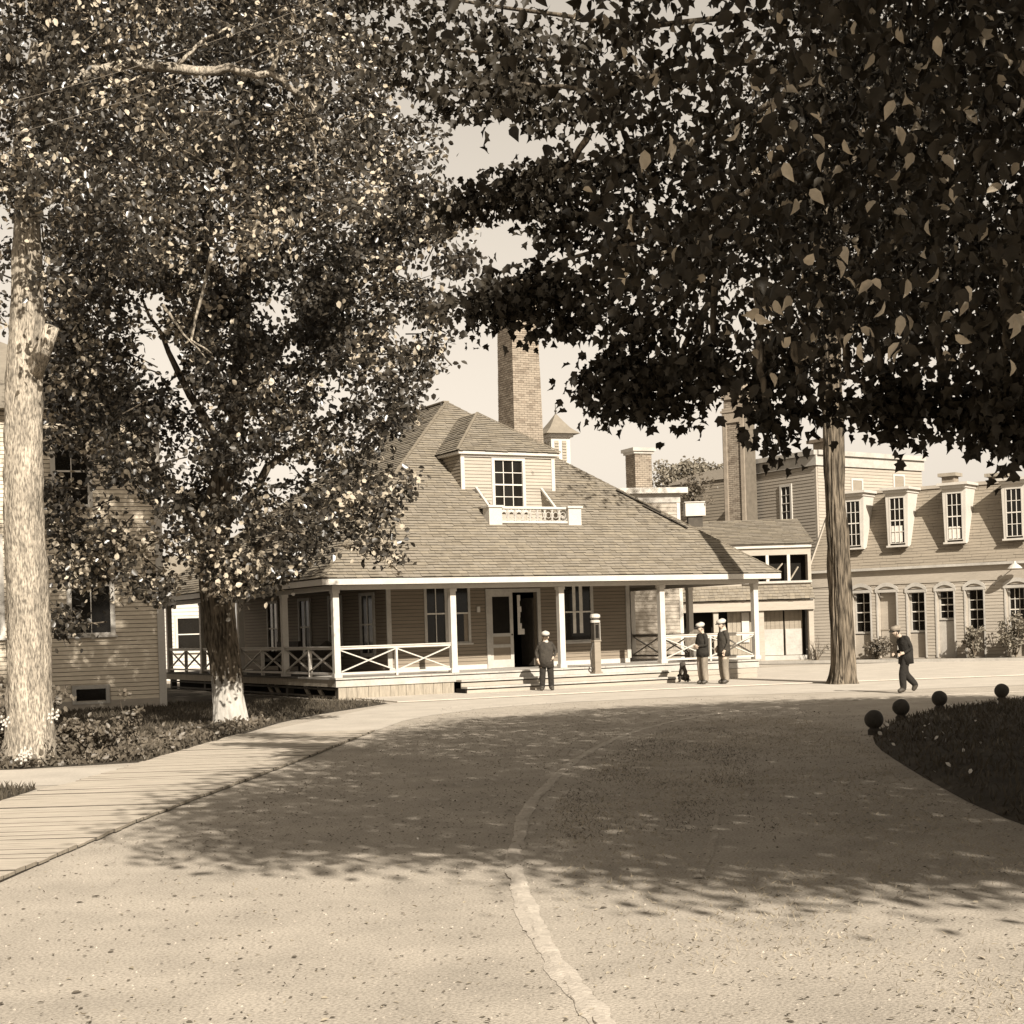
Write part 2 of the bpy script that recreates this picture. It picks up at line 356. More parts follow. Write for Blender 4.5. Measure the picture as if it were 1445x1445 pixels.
def shingled(pts, parent, e=0.17, wmin=.1, wmax=.2, holes=(), deck='butt', t=0.028, name='shingles', mats=('shake', 'shake_l', 'shake_d', 'butt'), deck_name='roof_deck'):
    """pts: planar polygon whose first edge is the eave (left to right seen from outside). Returns deck part, shingles as its sub-part"""
    o = Vector(pts[0]); ex = (Vector(pts[1]) - o).normalized()
    nn = Vector((0, 0, 0))
    for i in range(1, len(pts) - 1): nn += (Vector(pts[i]) - o).cross(Vector(pts[i + 1]) - o)
    nn.normalize(); es = nn.cross(ex)
    P2 = [((Vector(p) - o).dot(ex), (Vector(p) - o).dot(es)) for p in pts]
    W = lambda a, s, n=0.0: o + ex * a + es * s + nn * n
    mb = MB(); pieces = [P2]
    for (a0, a1, s0, s1) in holes:
        nx = []
        for pc in pieces:
            for q in (clip(pc, lambda p: s0 - p[1]), clip(pc, lambda p: p[1] - s1),
                      clip(clip(clip(pc, lambda p: p[1] - s0), lambda p: s1 - p[1]), lambda p: a0 - p[0]),
                      clip(clip(clip(pc, lambda p: p[1] - s0), lambda p: s1 - p[1]), lambda p: p[0] - a1)):
                if len(q) > 2: nx.append(q)
        pieces = nx
    for pc in pieces: mb.poly([W(*p) for p in pc])
    d = mb.build(deck_name, deck, parent)
    sh = MB(); smax = max(p[1] for p in P2); s = 0.0; k = 0
    while s < smax - .03:
        sp = poly_span(P2, s + e * .5); k += 1
        if sp:
            lo0, hi0 = poly_span(P2, s + .005) or sp; lo1, hi1 = poly_span(P2, min(smax - .01, s + e * 1.05)) or sp
            a = sp[0] - random.uniform(0, wmax)
            while a < sp[1]:
                b = a + random.uniform(wmin, wmax); aa, bb = max(a + .003, sp[0]), min(b - .003, sp[1])
                if bb - aa > .02:
                    hit = any(h[0] < (aa + bb) / 2 < h[1] and h[2] < s + e / 2 < h[3] for h in holes)
                    if not hit:
                        jit = random.gauss(0, .007); tt = t * random.uniform(.75, 1.25); mi = random.choice((0, 0, 1, 2))
                        A, Bp, C, D = W(max(aa, lo0) if aa <= sp[0] else aa, s + jit, tt), W(min(bb, hi0) if bb >= sp[1] else bb, s + jit, tt), W(min(bb, hi1) if bb >= sp[1] else bb, s + e * 1.08, .006), W(max(aa, lo1) if aa <= sp[0] else aa, s + e * 1.08, .006)
                        sh.poly([A, Bp, C, D], mi)
                        A2, B2 = A - nn * (tt + .004), Bp - nn * (tt + .004)
                        sh.poly([A2, B2, Bp, A], 3)  # dark butt face paints the shadow line below each shingle
                a = b
        s += e
    so = sh.build(name, list(mats), d if parent.parent is None else parent, kind='stuff')
    return d
def brickwork(mb, F, w0, w1, z0, z1, ch=.085, bl=.24, taper=None, mi=(0, 0, 0, 1), proud=.012):
    z = z0; k = 0
    while z < z1 - .01:
        a0, a1 = (w0, w1) if taper is None else taper(z)
        n0 = 0
        a = a0 - (bl / 2 if k % 2 else 0)
        while a < a1 - .01:
            b = min(a + bl - .012, a1); aa = max(a, a0); pr = proud * random.uniform(.4, 1.4)
            if b - aa > .02:
                P = [(aa, z), (b, z), (b, z + ch - .014), (aa, z + ch - .014)]; m_ = random.choice(mi)
                mb.poly([F(p, pr, q) for p, q in P], m_)
                mb.poly([F(aa, -.01, z), F(b, -.01, z), F(b, pr, z), F(aa, pr, z)], 2)
            a += bl
        z += ch; k += 1

# ================================================================== THE GROUND
def sheet(name, pts, z, m, kind='structure', thick=0.0, parent=None):
    mb = MB(); top = [(p[0], p[1], z) for p in pts]
    a = sum(p[0] * q[1] - q[0] * p[1] for p, q in zip(pts, pts[1:] + pts[:1]))
    if a < 0: top = top[::-1]
    mb.poly(top)
    if thick:
        for p, q in zip(top, top[1:] + top[:1]): mb.poly([(p[0], p[1], z - thick), (q[0], q[1], z - thick), q, p])
    return mb.build(name, m, parent, kind=kind)
sheet('ground', [(-700, -60), (700, -60), (700, 1400), (-700, 1400)], 0, 'gravel')
LAWN_L = [(-30, 21.9), (-6.9, 21.7), (-5.3, 22.3), (-5.0, 26), (-4.72, 31.2), (-4.3, 34), (-3.1, 38.3), (-3.9, 40.3), (-4.8, 41.0), (-13, 57), (-40, 57)]
sheet('lawn', LAWN_L, .006, 'soil')
LAWN_T = [(-9.5, 19.2), (-6.3, 19.0), (-5.75, 18.7), (-5.72, 17.1), (-9.5, 15.5)]
sheet('lawn', LAWN_T, .006, 'soil')
sheet('side_path', [(-30, 19.3), (-5.5, 19.1), (-5.35, 21.6), (-30, 21.8)], .004, 'walk')
# pale earth walk in front of the steps and beyond, dirt gutter between its two strips
GUT = [(-2.9, 38.5), (-1, 39.3), (1.4, 40.4), (4, 41.5), (7.2, 42.3), (14, 43.4), (40, 47)]
LOW = [(-2.2, 30.6), (-1.75, 32.3), (-0.6, 34.6), (1.2, 36.1), (4, 37.2), (8, 37.2), (14, 38), (40, 41)]
sheet('path', [(-4.85, 27.3), (-2.52, 27.4)] + LOW + [(x, y - .12) for x, y in GUT[::-1]], .004, 'walk')
sheet('gutter', [(x, y - .12) for x, y in GUT] + [(x, y + .16) for x, y in GUT[::-1]], .007, 'gutter')
sheet('pavement', [(x, y + .16) for x, y in GUT] + [(40, 60), (20, 60), (10, 58), (-3, 45), (-4.2, 41.5)], .03, 'walk', thick=.03)
# boardwalk, every plank
WR = [(6, -3.95), (11.5, -3.82), (15.3, -3.61), (22.35, -2.92), (30.1, -2.28), (32.5, -1.7)]
WL = [(6, -5.75), (17, -5.7), (19, -5.45), (21.8, -5.27), (31.3, -4.66), (33, -4.5)]
wb = MB(); wb.poly([(-5.6, 7, .008), (-3.98, 7, .008), (-3.66, 15.3, .008), (-2.97, 22.35, .008), (-2.6, 27.2, .008), (-4.85, 27.2, .008), (-5.2, 21.8, .008), (-5.6, 17, .008)])
walk = wb.build('boardwalk', 'soil', kind='structure')
y = 7.0
while y < 27.5:
    wd = random.uniform(.2, .27); y2 = y + wd - random.uniform(.006, .016); sk = random.uniform(-.015, .015)
    def edge(t, yy): return lerp_table(t, yy)
    jl, jr = random.gauss(0, .012), random.gauss(0, .009); h = .038 + random.gauss(0, .0025); tl = random.gauss(0, .002)
    P = [(edge(WL, y) + jl, y + sk), (edge(WR, y) + jr, y - sk), (edge(WR, y2) + jr, y2 - sk), (edge(WL, y2) + jl, y2 + sk)]
    m1 = MB(); T = [(p[0], p[1], h + (tl if i in (1, 2) else -tl)) for i, p in enumerate(P)]; m1.poly(T)
    for i in range(4):
        a, b = T[i], T[(i + 1) % 4]; m1.poly([(a[0], a[1], .012), (b[0], b[1], .012), b, a], 2 if i == 1 else 1)
    m1.build('plank', ['plank', 'darkwood', 'greywood'], walk); y += wd
# worn wheel track: a low pale ridge of packed earth
TR = [(0.62, 5.2), (0.34, 6.86), (0.13, 8.48), (-.06, 11.2), (0.0, 13), (0.06, 15), (0.64, 19.7), (1.25, 22.9), (2.04, 26), (3.92, 30.4), (7.8, 33.9), (13, 35.2)]
def resample(P, step):
    out_ = []
    for a, b in zip(P, P[1:]):
        n = max(1, int(math.dist(a, b) / step)); out_ += [(a[0] + (b[0] - a[0]) * i / n, a[1] + (b[1] - a[1]) * i / n) for i in range(n)]
    return out_ + [P[-1]]
def smooth_line(P, k=3):
    for _ in range(k):
        Q = [P[0]]
        for a, b in zip(P, P[1:]): Q += [(a[0] * .75 + b[0] * .25, a[1] * .75 + b[1] * .25), (a[0] * .25 + b[0] * .75, a[1] * .25 + b[1] * .75)]
        P = Q + [P[-1]]
    return P
def worn_track(line, m, k_w=1.0):
    TRS = resample(smooth_line(line), .06); mb = MB(); rows = []
    for i, (x, yy) in enumerate(TRS):
        q = TRS[min(i + 1, len(TRS) - 1)]; p0 = TRS[max(i - 1, 0)]; d = Vector((q[0] - p0[0], q[1] - p0[1])).normalized(); nn = Vector((-d.y, d.x))
        row = []
        for j, (o_, hh) in enumerate(((-.062, .003), (-.042, .009), (-.012, .013), (.018, .012), (.042, .008), (.062, .003))):
            wv = noise.noise(Vector((x * 3, yy * 3, j * .7 * k_w))) * .05 + noise.noise(Vector((x * 12, yy * 12, j))) * .025
            h_ = max(.003, hh + noise.noise(Vector((x * 7, yy * 7, j * 2.0))) * .008) if 0 < j < 5 else .003
            row.append((x + nn.x * (o_ * k_w + wv * .7 * k_w), yy + nn.y * (o_ * k_w + wv * .7 * k_w), h_ * k_w))
        rows.append(row)
    for a, b in zip(rows, rows[1:]):
        for j in range(5): mb.poly([a[j + 1], a[j], b[j], b[j + 1]])
    mb.build('worn_track', m, smooth=True, kind='structure')
worn_track(TR, 'track')
worn_track([gr(*q) for q in ((985, 1240), (1006, 1195), (1012, 1150), (1022, 1105), (1042, 1060))], 'gravel', .5)

# round lawn at the right: a low mound, then its blades
LR = smooth_line([(6.5, 4), (4.6, 8), (4.05, 12.7), (4.45, 17.5), (5.0, 22.2), (6.1, 25.6), (7.95, 28.7), (10.2, 30.9), (15, 32.5), (22, 31)], 2) + [(30, 24), (30, 6), (20, 2)]
cx, cy = 14.5, 18
mb = MB(); rings = [(1.0, .004), (.985, .07), (.95, .11), (.8, .14), (.4, .2)]
rows = [[(cx + (x - cx) * k, cy + (yy - cy) * k, h + (.015 * noise.noise(Vector((x * 2, yy * 2, k * 9))) if k < 1 else 0)) for x, yy in LR] for k, h in rings]
for a, b in zip(rows, rows[1:]):
    for i in range(len(LR)): j = (i + 1) % len(LR); mb.poly([a[j], a[i], b[i], b[j]])
mb.poly(rows[-1][::-1]); mb.build('round_lawn', 'soil', smooth=True, kind='structure')
def inside(P, x, y):
    c = False
    for (x0, y0), (x1, y1) in zip(P, P[1:] + P[:1]):
        if (y0 > y) != (y1 > y) and x < (x1 - x0) * (y - y0) / (y1 - y0) + x0: c = not c
    return c
def scatter(P, n, box):
    o = []
    while len(o) < n:
        x, yy = random.uniform(box[0], box[1]), random.uniform(box[2], box[3])
        if inside(P, x, yy): o.append((x, yy))
    return o
def mound_h(x, yy):
    # relative radius within the lawn outline
    lo, hi = 0.05, 1.0
    for _ in range(7):
        k = (lo + hi) / 2
        if inside(LR, cx + (x - cx) / k, cy + (yy - cy) / k): hi = k
        else: lo = k
    return lerp_table([(.4, .2), (.8, .14), (.95, .11), (.985, .07), (1.0, .004)], hi)
def grass(name, pts, hs, z, mt, lean=.5):
    n = len(pts); p = np.array([(x, yy, z(x, yy) if callable(z) else z) for x, yy in pts])
    ax = np.stack([rng.normal(0, lean, n), rng.normal(0, lean, n), np.ones(n)], 1)
    return tag(newobj(name, leaf_mesh(name, p, ax, rand_dirs(n), rng.uniform(hs[0], hs[1], n), BLADE, mt, 1.6)), kind='stuff')
g_ = scatter(LR, 24000, (4, 15, 9, 32))
grass('grass', g_, (.05, .13), mound_h, 'grass')
grass('grass', scatter(LAWN_L, 17000, (-12, -3, 21.7, 42)), (.05, .14), .004, 'grass')
grass('grass', scatter(LAWN_T, 3500, (-9.5, -5.7, 15.5, 19.3)), (.06, .13), .004, 'grass')
verge = [(0.75, 5.5), (.3, 9), (.2, 12), (.3, 15), (.9, 19.5), (2.4, 25.5), (4, 29.5), (5.6, 26), (4.9, 22), (4.3, 17), (3.9, 12), (4.2, 8), (5, 6)]
dg = [p for p in scatter(verge, 26000, (0, 6, 5.5, 30)) if noise.noise(Vector((p[0] * .8, p[1] * .5, 2))) + random.uniform(-.35, .35) > -.05]
grass('dry_grass', dg, (.015, .04), .001, 'hay', 1.1)
# low leafy ground cover in the lit strip beside the boardwalk
strip = [(-8.6, 21.9), (-6.9, 21.8), (-5.45, 22.5), (-5.15, 26), (-4.9, 31), (-5.4, 31), (-6.2, 28), (-7.2, 26), (-8.6, 25.5)]
sp_ = scatter(strip, 8500, (-9, -4.7, 21.8, 31.2)); n = len(sp_)
p = np.array([(x, yy, abs(random.gauss(0, .07)) + .01) for x, yy in sp_])
tag(newobj('ground_cover', leaf_mesh('ground_cover', p, rand_dirs(n, -.4), rand_dirs(n, -1), rng.uniform(.05, .11, n), OVAL, 'leaf_s')), kind='stuff')
# leaf litter, chips and small stones on the drive
def litter(name, n, box, smin, smax, mt, flat=.25):
    P = [(random.uniform(box[0], box[1]), box[2] + (box[3] - box[2]) * random.random() ** 1.5) for _ in range(n)]
    P = [q for q in P if q[0] > lerp_table(WR, q[1]) + .06 and not inside(LR, *q)]
    k = len(P); p = np.array([(x, yy, random.uniform(.004, .012)) for x, yy in P])
    ax = np.stack([rng.normal(size=k), rng.normal(size=k), rng.normal(0, .15, k)], 1); nr = np.stack([rng.normal(0, flat, k), rng.normal(0, flat, k), np.ones(k)], 1)
    tag(newobj(name, leaf_mesh(name, p, ax, nr, rng.uniform(smin, smax, k) * rng.uniform(.5, 1, k), OVAL, mt, .8)), kind='stuff')
litter('leaf_litter', 8500, (-5, 7, 6.3, 36), .012, .045, 'litter')
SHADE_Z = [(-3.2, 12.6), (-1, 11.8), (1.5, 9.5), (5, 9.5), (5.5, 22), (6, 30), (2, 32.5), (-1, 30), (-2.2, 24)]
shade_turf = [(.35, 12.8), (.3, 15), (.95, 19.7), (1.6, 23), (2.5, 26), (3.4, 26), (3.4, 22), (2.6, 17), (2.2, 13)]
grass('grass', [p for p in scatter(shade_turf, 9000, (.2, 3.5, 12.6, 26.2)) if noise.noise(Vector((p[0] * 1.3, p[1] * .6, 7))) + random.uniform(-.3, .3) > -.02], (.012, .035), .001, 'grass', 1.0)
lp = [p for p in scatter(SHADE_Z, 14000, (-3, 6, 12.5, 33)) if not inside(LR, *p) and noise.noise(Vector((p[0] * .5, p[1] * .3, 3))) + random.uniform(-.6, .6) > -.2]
k_ = len(lp); tag(newobj('shade_flecks', leaf_mesh('shade_flecks', np.array([(x, yy, random.uniform(.003, .008)) for x, yy in lp]), np.stack([rng.normal(size=k_), rng.normal(size=k_), rng.normal(0, .2, k_)], 1), np.stack([rng.normal(0, .25, k_), rng.normal(0, .25, k_), np.ones(k_)], 1), rng.uniform(.012, .034, k_), OVAL, 'soil2', .9)), kind='stuff')  # dark flecks added under the maple to deepen its shade
litter('leaf_litter', 25, (-5, 6, 6.6, 16), .05, .08, 'litter')
litter('pale_chips', 130, (-2, 6.5, 13, 34), .02, .06, 'pale_bit')
litter('dry_leaves', 3000, (-4, 7, 6.3, 34), .02, .05, 'hay')
k_ = scatter(LR, 110, (4.2, 11, 12, 31)); kk = len(k_)
tag(newobj('pale_chips', leaf_mesh('pale_chips', np.array([(x, yy, mound_h(x, yy) + .09) for x, yy in k_]), rand_dirs(kk), rand_dirs(kk, -2), rng.uniform(.03, .09, kk), OVAL, 'pale_bit')), kind='stuff')
mb = MB()
for _ in range(2600):
    yy = 6.3 + 22 * random.random() ** 1.6; x = random.uniform(-4, 5.5)
    if x < lerp_table(WR, yy) + .05 or inside(LR, x, yy): continue
    r = random.uniform(.003, .011) ; a = random.uniform(0, 6)
    b = [(x + r * math.cos(a + k * 2.09), yy + r * math.sin(a + k * 2.09), 0) for k in range(3)]; t_ = (x + r * .2, yy, r * .8)
    for k in range(3): mb.poly([b[k], b[(k + 1) % 3], t_])
mb.build('pebbles', 'gravel', kind='stuff')

# ================================================================== THE PORCHED PAVILION
PHI = R(28.6)
PO = (-4.66, 41.2, 0)
pav = thing('pavilion', 'large shingle roofed building with a wraparound porch, white posts and one big dormer', 'building', PO, PHI)
def on_plane(px, py, o, phi, v=0.0):
    """(u, z) where the sight line meets the upright plane v = const of a building frame"""
    cx_, sx_ = math.cos(phi), math.sin(phi); rx, rz = rayf(px, py)
    # point d*(rx,1): -s*(d rx-ox)+c*(d-oy)=v
    d = (v - sx_ * o[0] + cx_ * o[1]) / (cx_ - sx_ * rx)
    return cx_ * (d * rx - o[0]) + sx_ * (d - o[1]), CAM_H + rz * d
L, FL = 13.8, .58
def Fr(v): return Frame((0, v, 0), (1, 0, 0))
def Fl(u): return Frame((u, 0, 0), (0, -1, 0))      # s = -v
def Frt(u): return Frame((u, 0, 0), (0, 1, 0))
# floor and its edge board
for i in range(20):      # porch floor boards, ends to the front
    a = -.08 + (L + .16) * i / 20
    B1('floor_board', 'cream', pav, ID, a, a + (L + .16) / 20 - .008, -.1, 2.68, FL - .045, FL)
B1('porch_floor', 'darkwood', pav, ID, -.08, 2.68, 2.7, 16, FL - .045, FL); B1('porch_floor', 'cream', pav, ID, 10.97, L + .08, 2.7, 16, FL - .045, FL)
B1('edge_beam', 'cream', pav, ID, -.06, L + .06, -.06, .04, FL - .24, FL - .075); B1('edge_shadow_strip', 'butt', pav, ID, -.05, L + .05, -.045, .03, FL - .074, FL - .047)
B1('edge_beam', 'greywood', pav, ID, -.06, .04, .042, 15.9, FL - .24, FL - .047); B1('edge_beam', 'cream', pav, ID, L - .04, L + .06, .042, 15.9, FL - .24, FL - .047)
# skirting boards at the left of the steps (upright), at the right (level); dark crawl space at the left side
x = .02
while x < 3.4:
    wd = random.uniform(.2, .34); B1('skirt_board', 'greywood', pav, ID, x, min(x + wd - .01, 3.43), -.02 + random.uniform(-.006, .006), .02, 0, FL - .242); x += wd
for k in range(2): B1('skirt_board', 'clap2', pav, ID, 10.42, L, -.03, .01, .01 + k * .165, .165 + k * .165)
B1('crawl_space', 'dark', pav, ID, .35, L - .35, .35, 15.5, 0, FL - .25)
for v in (.12, 3.85, 7.7, 11.55, 15.4): B1('pier', 'darkwood', pav, ID, .02, .2, v - .1, v + .1, 0, FL - .245)
for v0 in (1.2, 2.2, 4.6, 5.2, 8.8, 9.6): MB().bar((.1, v0, 0), (.1, v0 + .45, FL - .25), .05, .14).build('brace', 'greywood', pav)
for k in range(2): B1('skirt_rail', 'darkwood', pav, ID, .0, .05, .2, 15.3, .05 + k * .2, .1 + k * .2)
# steps
for k, (z, v) in enumerate(((.385, -.36), (.2, -.70))):
    s_ = MB(); s_.box(ID, 3.48, 10.38, v - .03, -.07 if k == 0 else -.37, z - .05, z); s_.build('step', 'cream', pav)
    B1('riser', 'clap2', pav, ID, 3.5, 10.36, v + .03, v + .07, 0.03, z - .085); B1('nosing_shadow', 'butt', pav, ID, 3.5, 10.36, v + .04, v + .08, z - .084, z - .052)  # dark strip under each nosing: its shadow line as colour
B1('step_side', 'dark', pav, ID, 3.46, 3.5, -.64, -.06, 0, .15)
# posts
def post(u, v, sz=.17):
    m_ = MB(); h = sz / 2
    m_.box(ID, u - h, u + h, v - h, v + h, FL + .002, 2.9); m_.box(ID, u - h - .025, u + h + .025, v - h - .025, v + h + .025, FL + .003, FL + .12)
    m_.box(ID, u - h - .02, u + h + .02, v - h - .02, v + h + .02, 2.82, 2.905)
    m_.build('porch_post', 'white', pav)
FU = [0, 3.45, 6.9, 10.35, 13.8]; LV = [3.85, 7.7, 11.55, 15.4]; RV = [3.45, 6.9, 10.35, 13.8]
for u in FU: post(u, 0)
for v in LV: post(0, v)
for v in RV: post(L, v)
# beams, fascia, ceiling
bm_ = MB(); bm_.box(ID, -.1, L + .1, -.1, .1, 2.91, 3.03); bm_.box(ID, -.1, .1, .1, 15.6, 2.91, 3.03); bm_.box(ID, L - .1, L + .1, .1, 15.6, 2.91, 3.03); bm_.build('porch_beam', 'white', pav)
fs = MB(); fs.box(ID, -.58, L + .58, -.6, -.55, 3.03, 3.185); fs.box(ID, -.58, -.53, -.548, 16.2, 3.03, 3.185); fs.box(ID, L + .53, L + .58, -.548, 16.2, 3.03, 3.185); fs.build('fascia', 'white', pav)
B1('porch_ceiling', 'ceil', pav, ID, -.52, L + .52, -.545, 16, 3.05, 3.08)
# railings with crossed braces
def railing(F, s0, s1, n):
    g = MB().box(F, s0, s1, -.035, .035, FL + .75, FL + .81).box(F, s0, s1, -.06, .06, FL + .812, FL + .84).build('railing', 'white', pav)
    B1('bottom_rail', 'white', g, F, s0, s1, -.035, .035, FL + .08, FL + .14)
    for i in range(n):
        a, b = s0 + (s1 - s0) * i / n, s0 + (s1 - s0) * (i + 1) / n
        MB().bar(F(a + .03, .012, FL + .16), F(b - .03, .012, FL + .73), .055, .03, side=F.n).build('brace', 'white', g)
        MB().bar(F(a + .03, -.02, FL + .73), F(b - .03, -.02, FL + .16), .055, .03, side=F.n).build('brace', 'white', g)
        if i: B1('baluster', 'white', g, F, a - .03, a + .03, -.05, .05, FL + .01, FL + .748)
railing(Fr(0), .09, 3.36, 2); railing(Fr(0), 10.44, 13.71, 2)
vv = [.0] + LV
for a, b in zip(vv, vv[1:]): railing(Fl(0), -b + .09, -a - .09, 2)
vv = [.0] + RV
for a, b in zip(vv, vv[1:]): railing(Frt(L), a + .09, b - .09, 2)
# house walls under the porch roof
WV = 2.7
def fu(px, py, v=WV): return on_plane(px, py, PO, PHI, v)
wl = [fu(601, 830)[0], fu(659, 830)[0]]; wz = (fu(601, 907)[1], fu(601, 826)[1])
dr = [fu(689, 840)[0], fu(757, 840)[0]]; dz1 = fu(720, 836)[1]
wr = [fu(793, 830)[0], fu(832, 830)[0]]; wz2 = (fu(812, 903)[1], fu(812, 824)[1])
U1 = 10.95
core = MB(); core.box(ID, 2.72, dr[0], WV + .002, WV + .2, FL, 3.05); core.box(ID, dr[1], U1 - .02, WV + .002, WV + .2, FL, 3.05); core.box(ID, dr[0], dr[1], WV + .002, WV + .2, dz1, 3.05)
core.box(ID, 2.72, 2.92, WV + .2, 15.2, FL, 3.05); core.box(ID, U1 - .22, U1 - .02, WV + .2, 15.2, FL, 3.05); core.box(ID, 2.72, U1 - .02, 15.2, 15.4, FL, 3.05)
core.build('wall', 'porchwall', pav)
B1('room_floor', 'darkwood', pav, ID, 2.93, U1 - .23, WV + .21, 15.1, FL - .02, FL - .004)
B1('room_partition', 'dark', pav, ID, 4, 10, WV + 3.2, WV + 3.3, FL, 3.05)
F0 = Fr(WV)
hol = [(wl[0] - .08, wl[1] + .08, wz[0] - .1, wz[1] + .1), (dr[0] - .1, dr[1] + .1, FL, dz1 + .1), (wr[0] - .08, wr[1] + .08, wz2[0] - .1, wz2[1] + .1)]
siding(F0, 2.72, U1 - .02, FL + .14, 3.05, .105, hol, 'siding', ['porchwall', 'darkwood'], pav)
B1('base_board', 'white', pav, F0, 2.72, dr[0] - .12, .001, .04, FL + .001, FL + .138); B1('base_board', 'white', pav, F0, dr[1] + .12, U1 - .02, .001, .04, FL + .001, FL + .138)
for s_ in (2.74, U1 - .04): B1('corner_board', 'cream', pav, F0, s_ - .07, s_ + .07, .0, .05, FL + .14, 3.04)
lwall = Fl(2.72)
lh = [(-v - .45, -v + .45, 1.15, 2.85) for v in (4.1, 6.6, 9.2, 12.2)]
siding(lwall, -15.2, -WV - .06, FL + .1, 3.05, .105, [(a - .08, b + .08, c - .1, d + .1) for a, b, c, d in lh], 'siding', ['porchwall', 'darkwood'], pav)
for a, b, c, d in lh: window(lwall, a, b, c, d, pav, 2, 2, .09, 'cream', rec=-.004, proud=.07)
wmid = (wl[0] + wl[1]) / 2
window(F0, wl[0], wmid - .09, wz[0], wz[1], pav, 2, 2, .085, 'cream', rec=.01); window(F0, wmid + .09, wl[1], wz[0], wz[1], pav, 1, 2, .08, 'cream', rec=.012, proud=.032)
window(F0, wr[0], wr[1], wz2[0], wz2[1], pav, 1, 2, .1, 'cream', rec=.01, curtain=True)
# double doorway: screen door shut at the left, the right leaf open on a dark room
dfm = MB(); dfm.box(F0, dr[0] - .11, dr[0], -.05, .05, FL + .002, dz1 + .11); dfm.box(F0, dr[1], dr[1] + .11, -.05, .05, FL + .002, dz1 + .11); dfm.box(F0, dr[0], dr[1], -.05, .05, dz1, dz1 + .11); dfm.build('door_frame', 'cream', pav)
dm = (dr[0] + dr[1]) / 2 - .02
zs = FL + .01
d_ = MB(); W_ = dm - dr[0]
d_.box(F0, dr[0], dr[0] + .11, -.02, .025, zs, dz1); d_.box(F0, dm - .11, dm, -.02, .025, zs, dz1)
for a, b in ((zs, zs + .24), (zs + .6, zs + .7), (zs + .93, zs + 1.03), (dz1 - .12, dz1)): d_.box(F0, dr[0] + .11, dm - .11, -.018, .022, a, b)
door = d_.build('screen_door', 'cream', pav)
for a, b, m_ in ((zs + .24, zs + .6, 'porchwall'), (zs + .7, zs + .93, 'porchwall'), (zs + 1.03, dz1 - .12, 'dark')): B1('panel', m_, door, F0, dr[0] + .11, dm - .11, -.008, .002, a, b)
MB().lathe(F0(dm - .05, .04, zs + .98), [(.02, -.02), (.03, 0), (.02, .02)], 8).build('door_knob', 'iron', door)
od = MB(); od.bar(F0(dr[1] - .02, -.2, zs + 1.05), F0(dr[1] - .03, -.95, zs + 1.05), .04, 2.05, side=F0.r); od.build('open_door', 'darkwood', pav)
cu_ = MB(); rs = random.Random(4)                                       # white strips standing in for the bright light seen in the open doorway
zz = dz1 - .08
for k in range(7): cu_.box(F0, dm + .2, dm + .27 + rs.uniform(0, .17), -.065, -.055, zz - .17, zz - .003); zz -= .17
cu_.build('doorway_gleam', 'white', pav)
B1('switch_box', 'white', pav, F0, fu(674, 860)[0] - .05, fu(674, 860)[0] + .05, .03, .07, fu(674, 864)[1], fu(674, 856)[1])

# roof
RZ, EV = 3.2, .6
ax0, ax1 = 6.9, 8.7; AZ = 9.15
cE = [(-EV, -EV, RZ), (L + EV, -EV, RZ), (L + EV, 16.2, RZ), (-EV, 16.2, RZ)]; A0, A1 = (6.9, ax0, AZ), (6.9, ax1, AZ)
sl = math.hypot(AZ - RZ, ax0 + EV) / (ax0 + EV)
NU0, NU1, NV0, NV1 = 5.78, 8.02, 1.55, 2.85
roof = MB(); roof.poly([cE[1], cE[2], A1, A0]); roof.poly([cE[2], cE[3], A1]); roof = roof.build('roof', 'shake', pav)
shingled([cE[0], cE[1], A0], pav, .134, .16, .42, [(NU0 + EV, NU1 + EV, (NV0 + EV) * sl, (NV1 + EV + .45) * sl)])
shingled([cE[3], cE[0], A0, A1], pav, .134, .16, .42)
cap = MB()
for p_, q_ in ((cE[0], A0), (cE[1], A0), (cE[3], A1)):
    p_, q_ = Vector(p_), Vector(q_); nseg = 46
    for k in range(nseg):
        a, b = p_.lerp(q_, k / nseg), p_.lerp(q_, (k + 1.05) / nseg); cap.bar(a + Vector((0, 0, .03)), b + Vector((0, 0, .015)), .1 + random.uniform(-.02, .02), .028)
cap.bar(Vector(A0) + Vector((0, 0, .03)), Vector(A1) + Vector((0, 0, .03)), .2, .04); cap.build('hip_cap', 'shake_d', pav, kind='stuff')
def rz(v): return RZ + (v + EV) * (AZ - RZ) / (ax0 + EV)
# dark bars along the right hip
h0, h1 = Vector(cE[1]), Vector(A0)
for t0, t1, off in ((.24, .37, .35), (.33, .46, .2)):
    MB().bar(h0.lerp(h1, t0) + Vector((-off, 0, .07)), h0.lerp(h1, t1) + Vector((-off, 0, .07)), .16, .03).build('dark_bar', 'darkwood', pav)

# dormer (a part with its own pieces)
DV, DU0, DU1, DZ = 2.85, 5.3, 8.48, 7.0
FD = Fr(DV)
gw = (fu(697, 650, DV)[0], fu(736, 650, DV)[0], 5.36, fu(715, 650, DV)[1])
db = MB()
db.box(FD, DU0, gw[0] - .1, -.12, 0, rz(DV) - .02, DZ); db.box(FD, gw[1] + .1, DU1, -.12, 0, rz(DV) - .02, DZ); db.box(FD, gw[0] - .1, gw[1] + .1, -.12, 0, gw[3] + .09, DZ)
db.box(FD, NU0 + .002, gw[0] - .1, -.12, 0, 4.9, rz(DV) - .022); db.box(FD, gw[1] + .1, NU1 - .002, -.12, 0, 4.9, rz(DV) - .022); db.box(FD, gw[0] - .1, gw[1] + .1, -.12, 0, 4.9, gw[2] - .1)
dorm = db.build('dormer', 'clap2', pav)
hd = [(gw[0] - .11, gw[1] + .11, gw[2] - .2, DZ)]
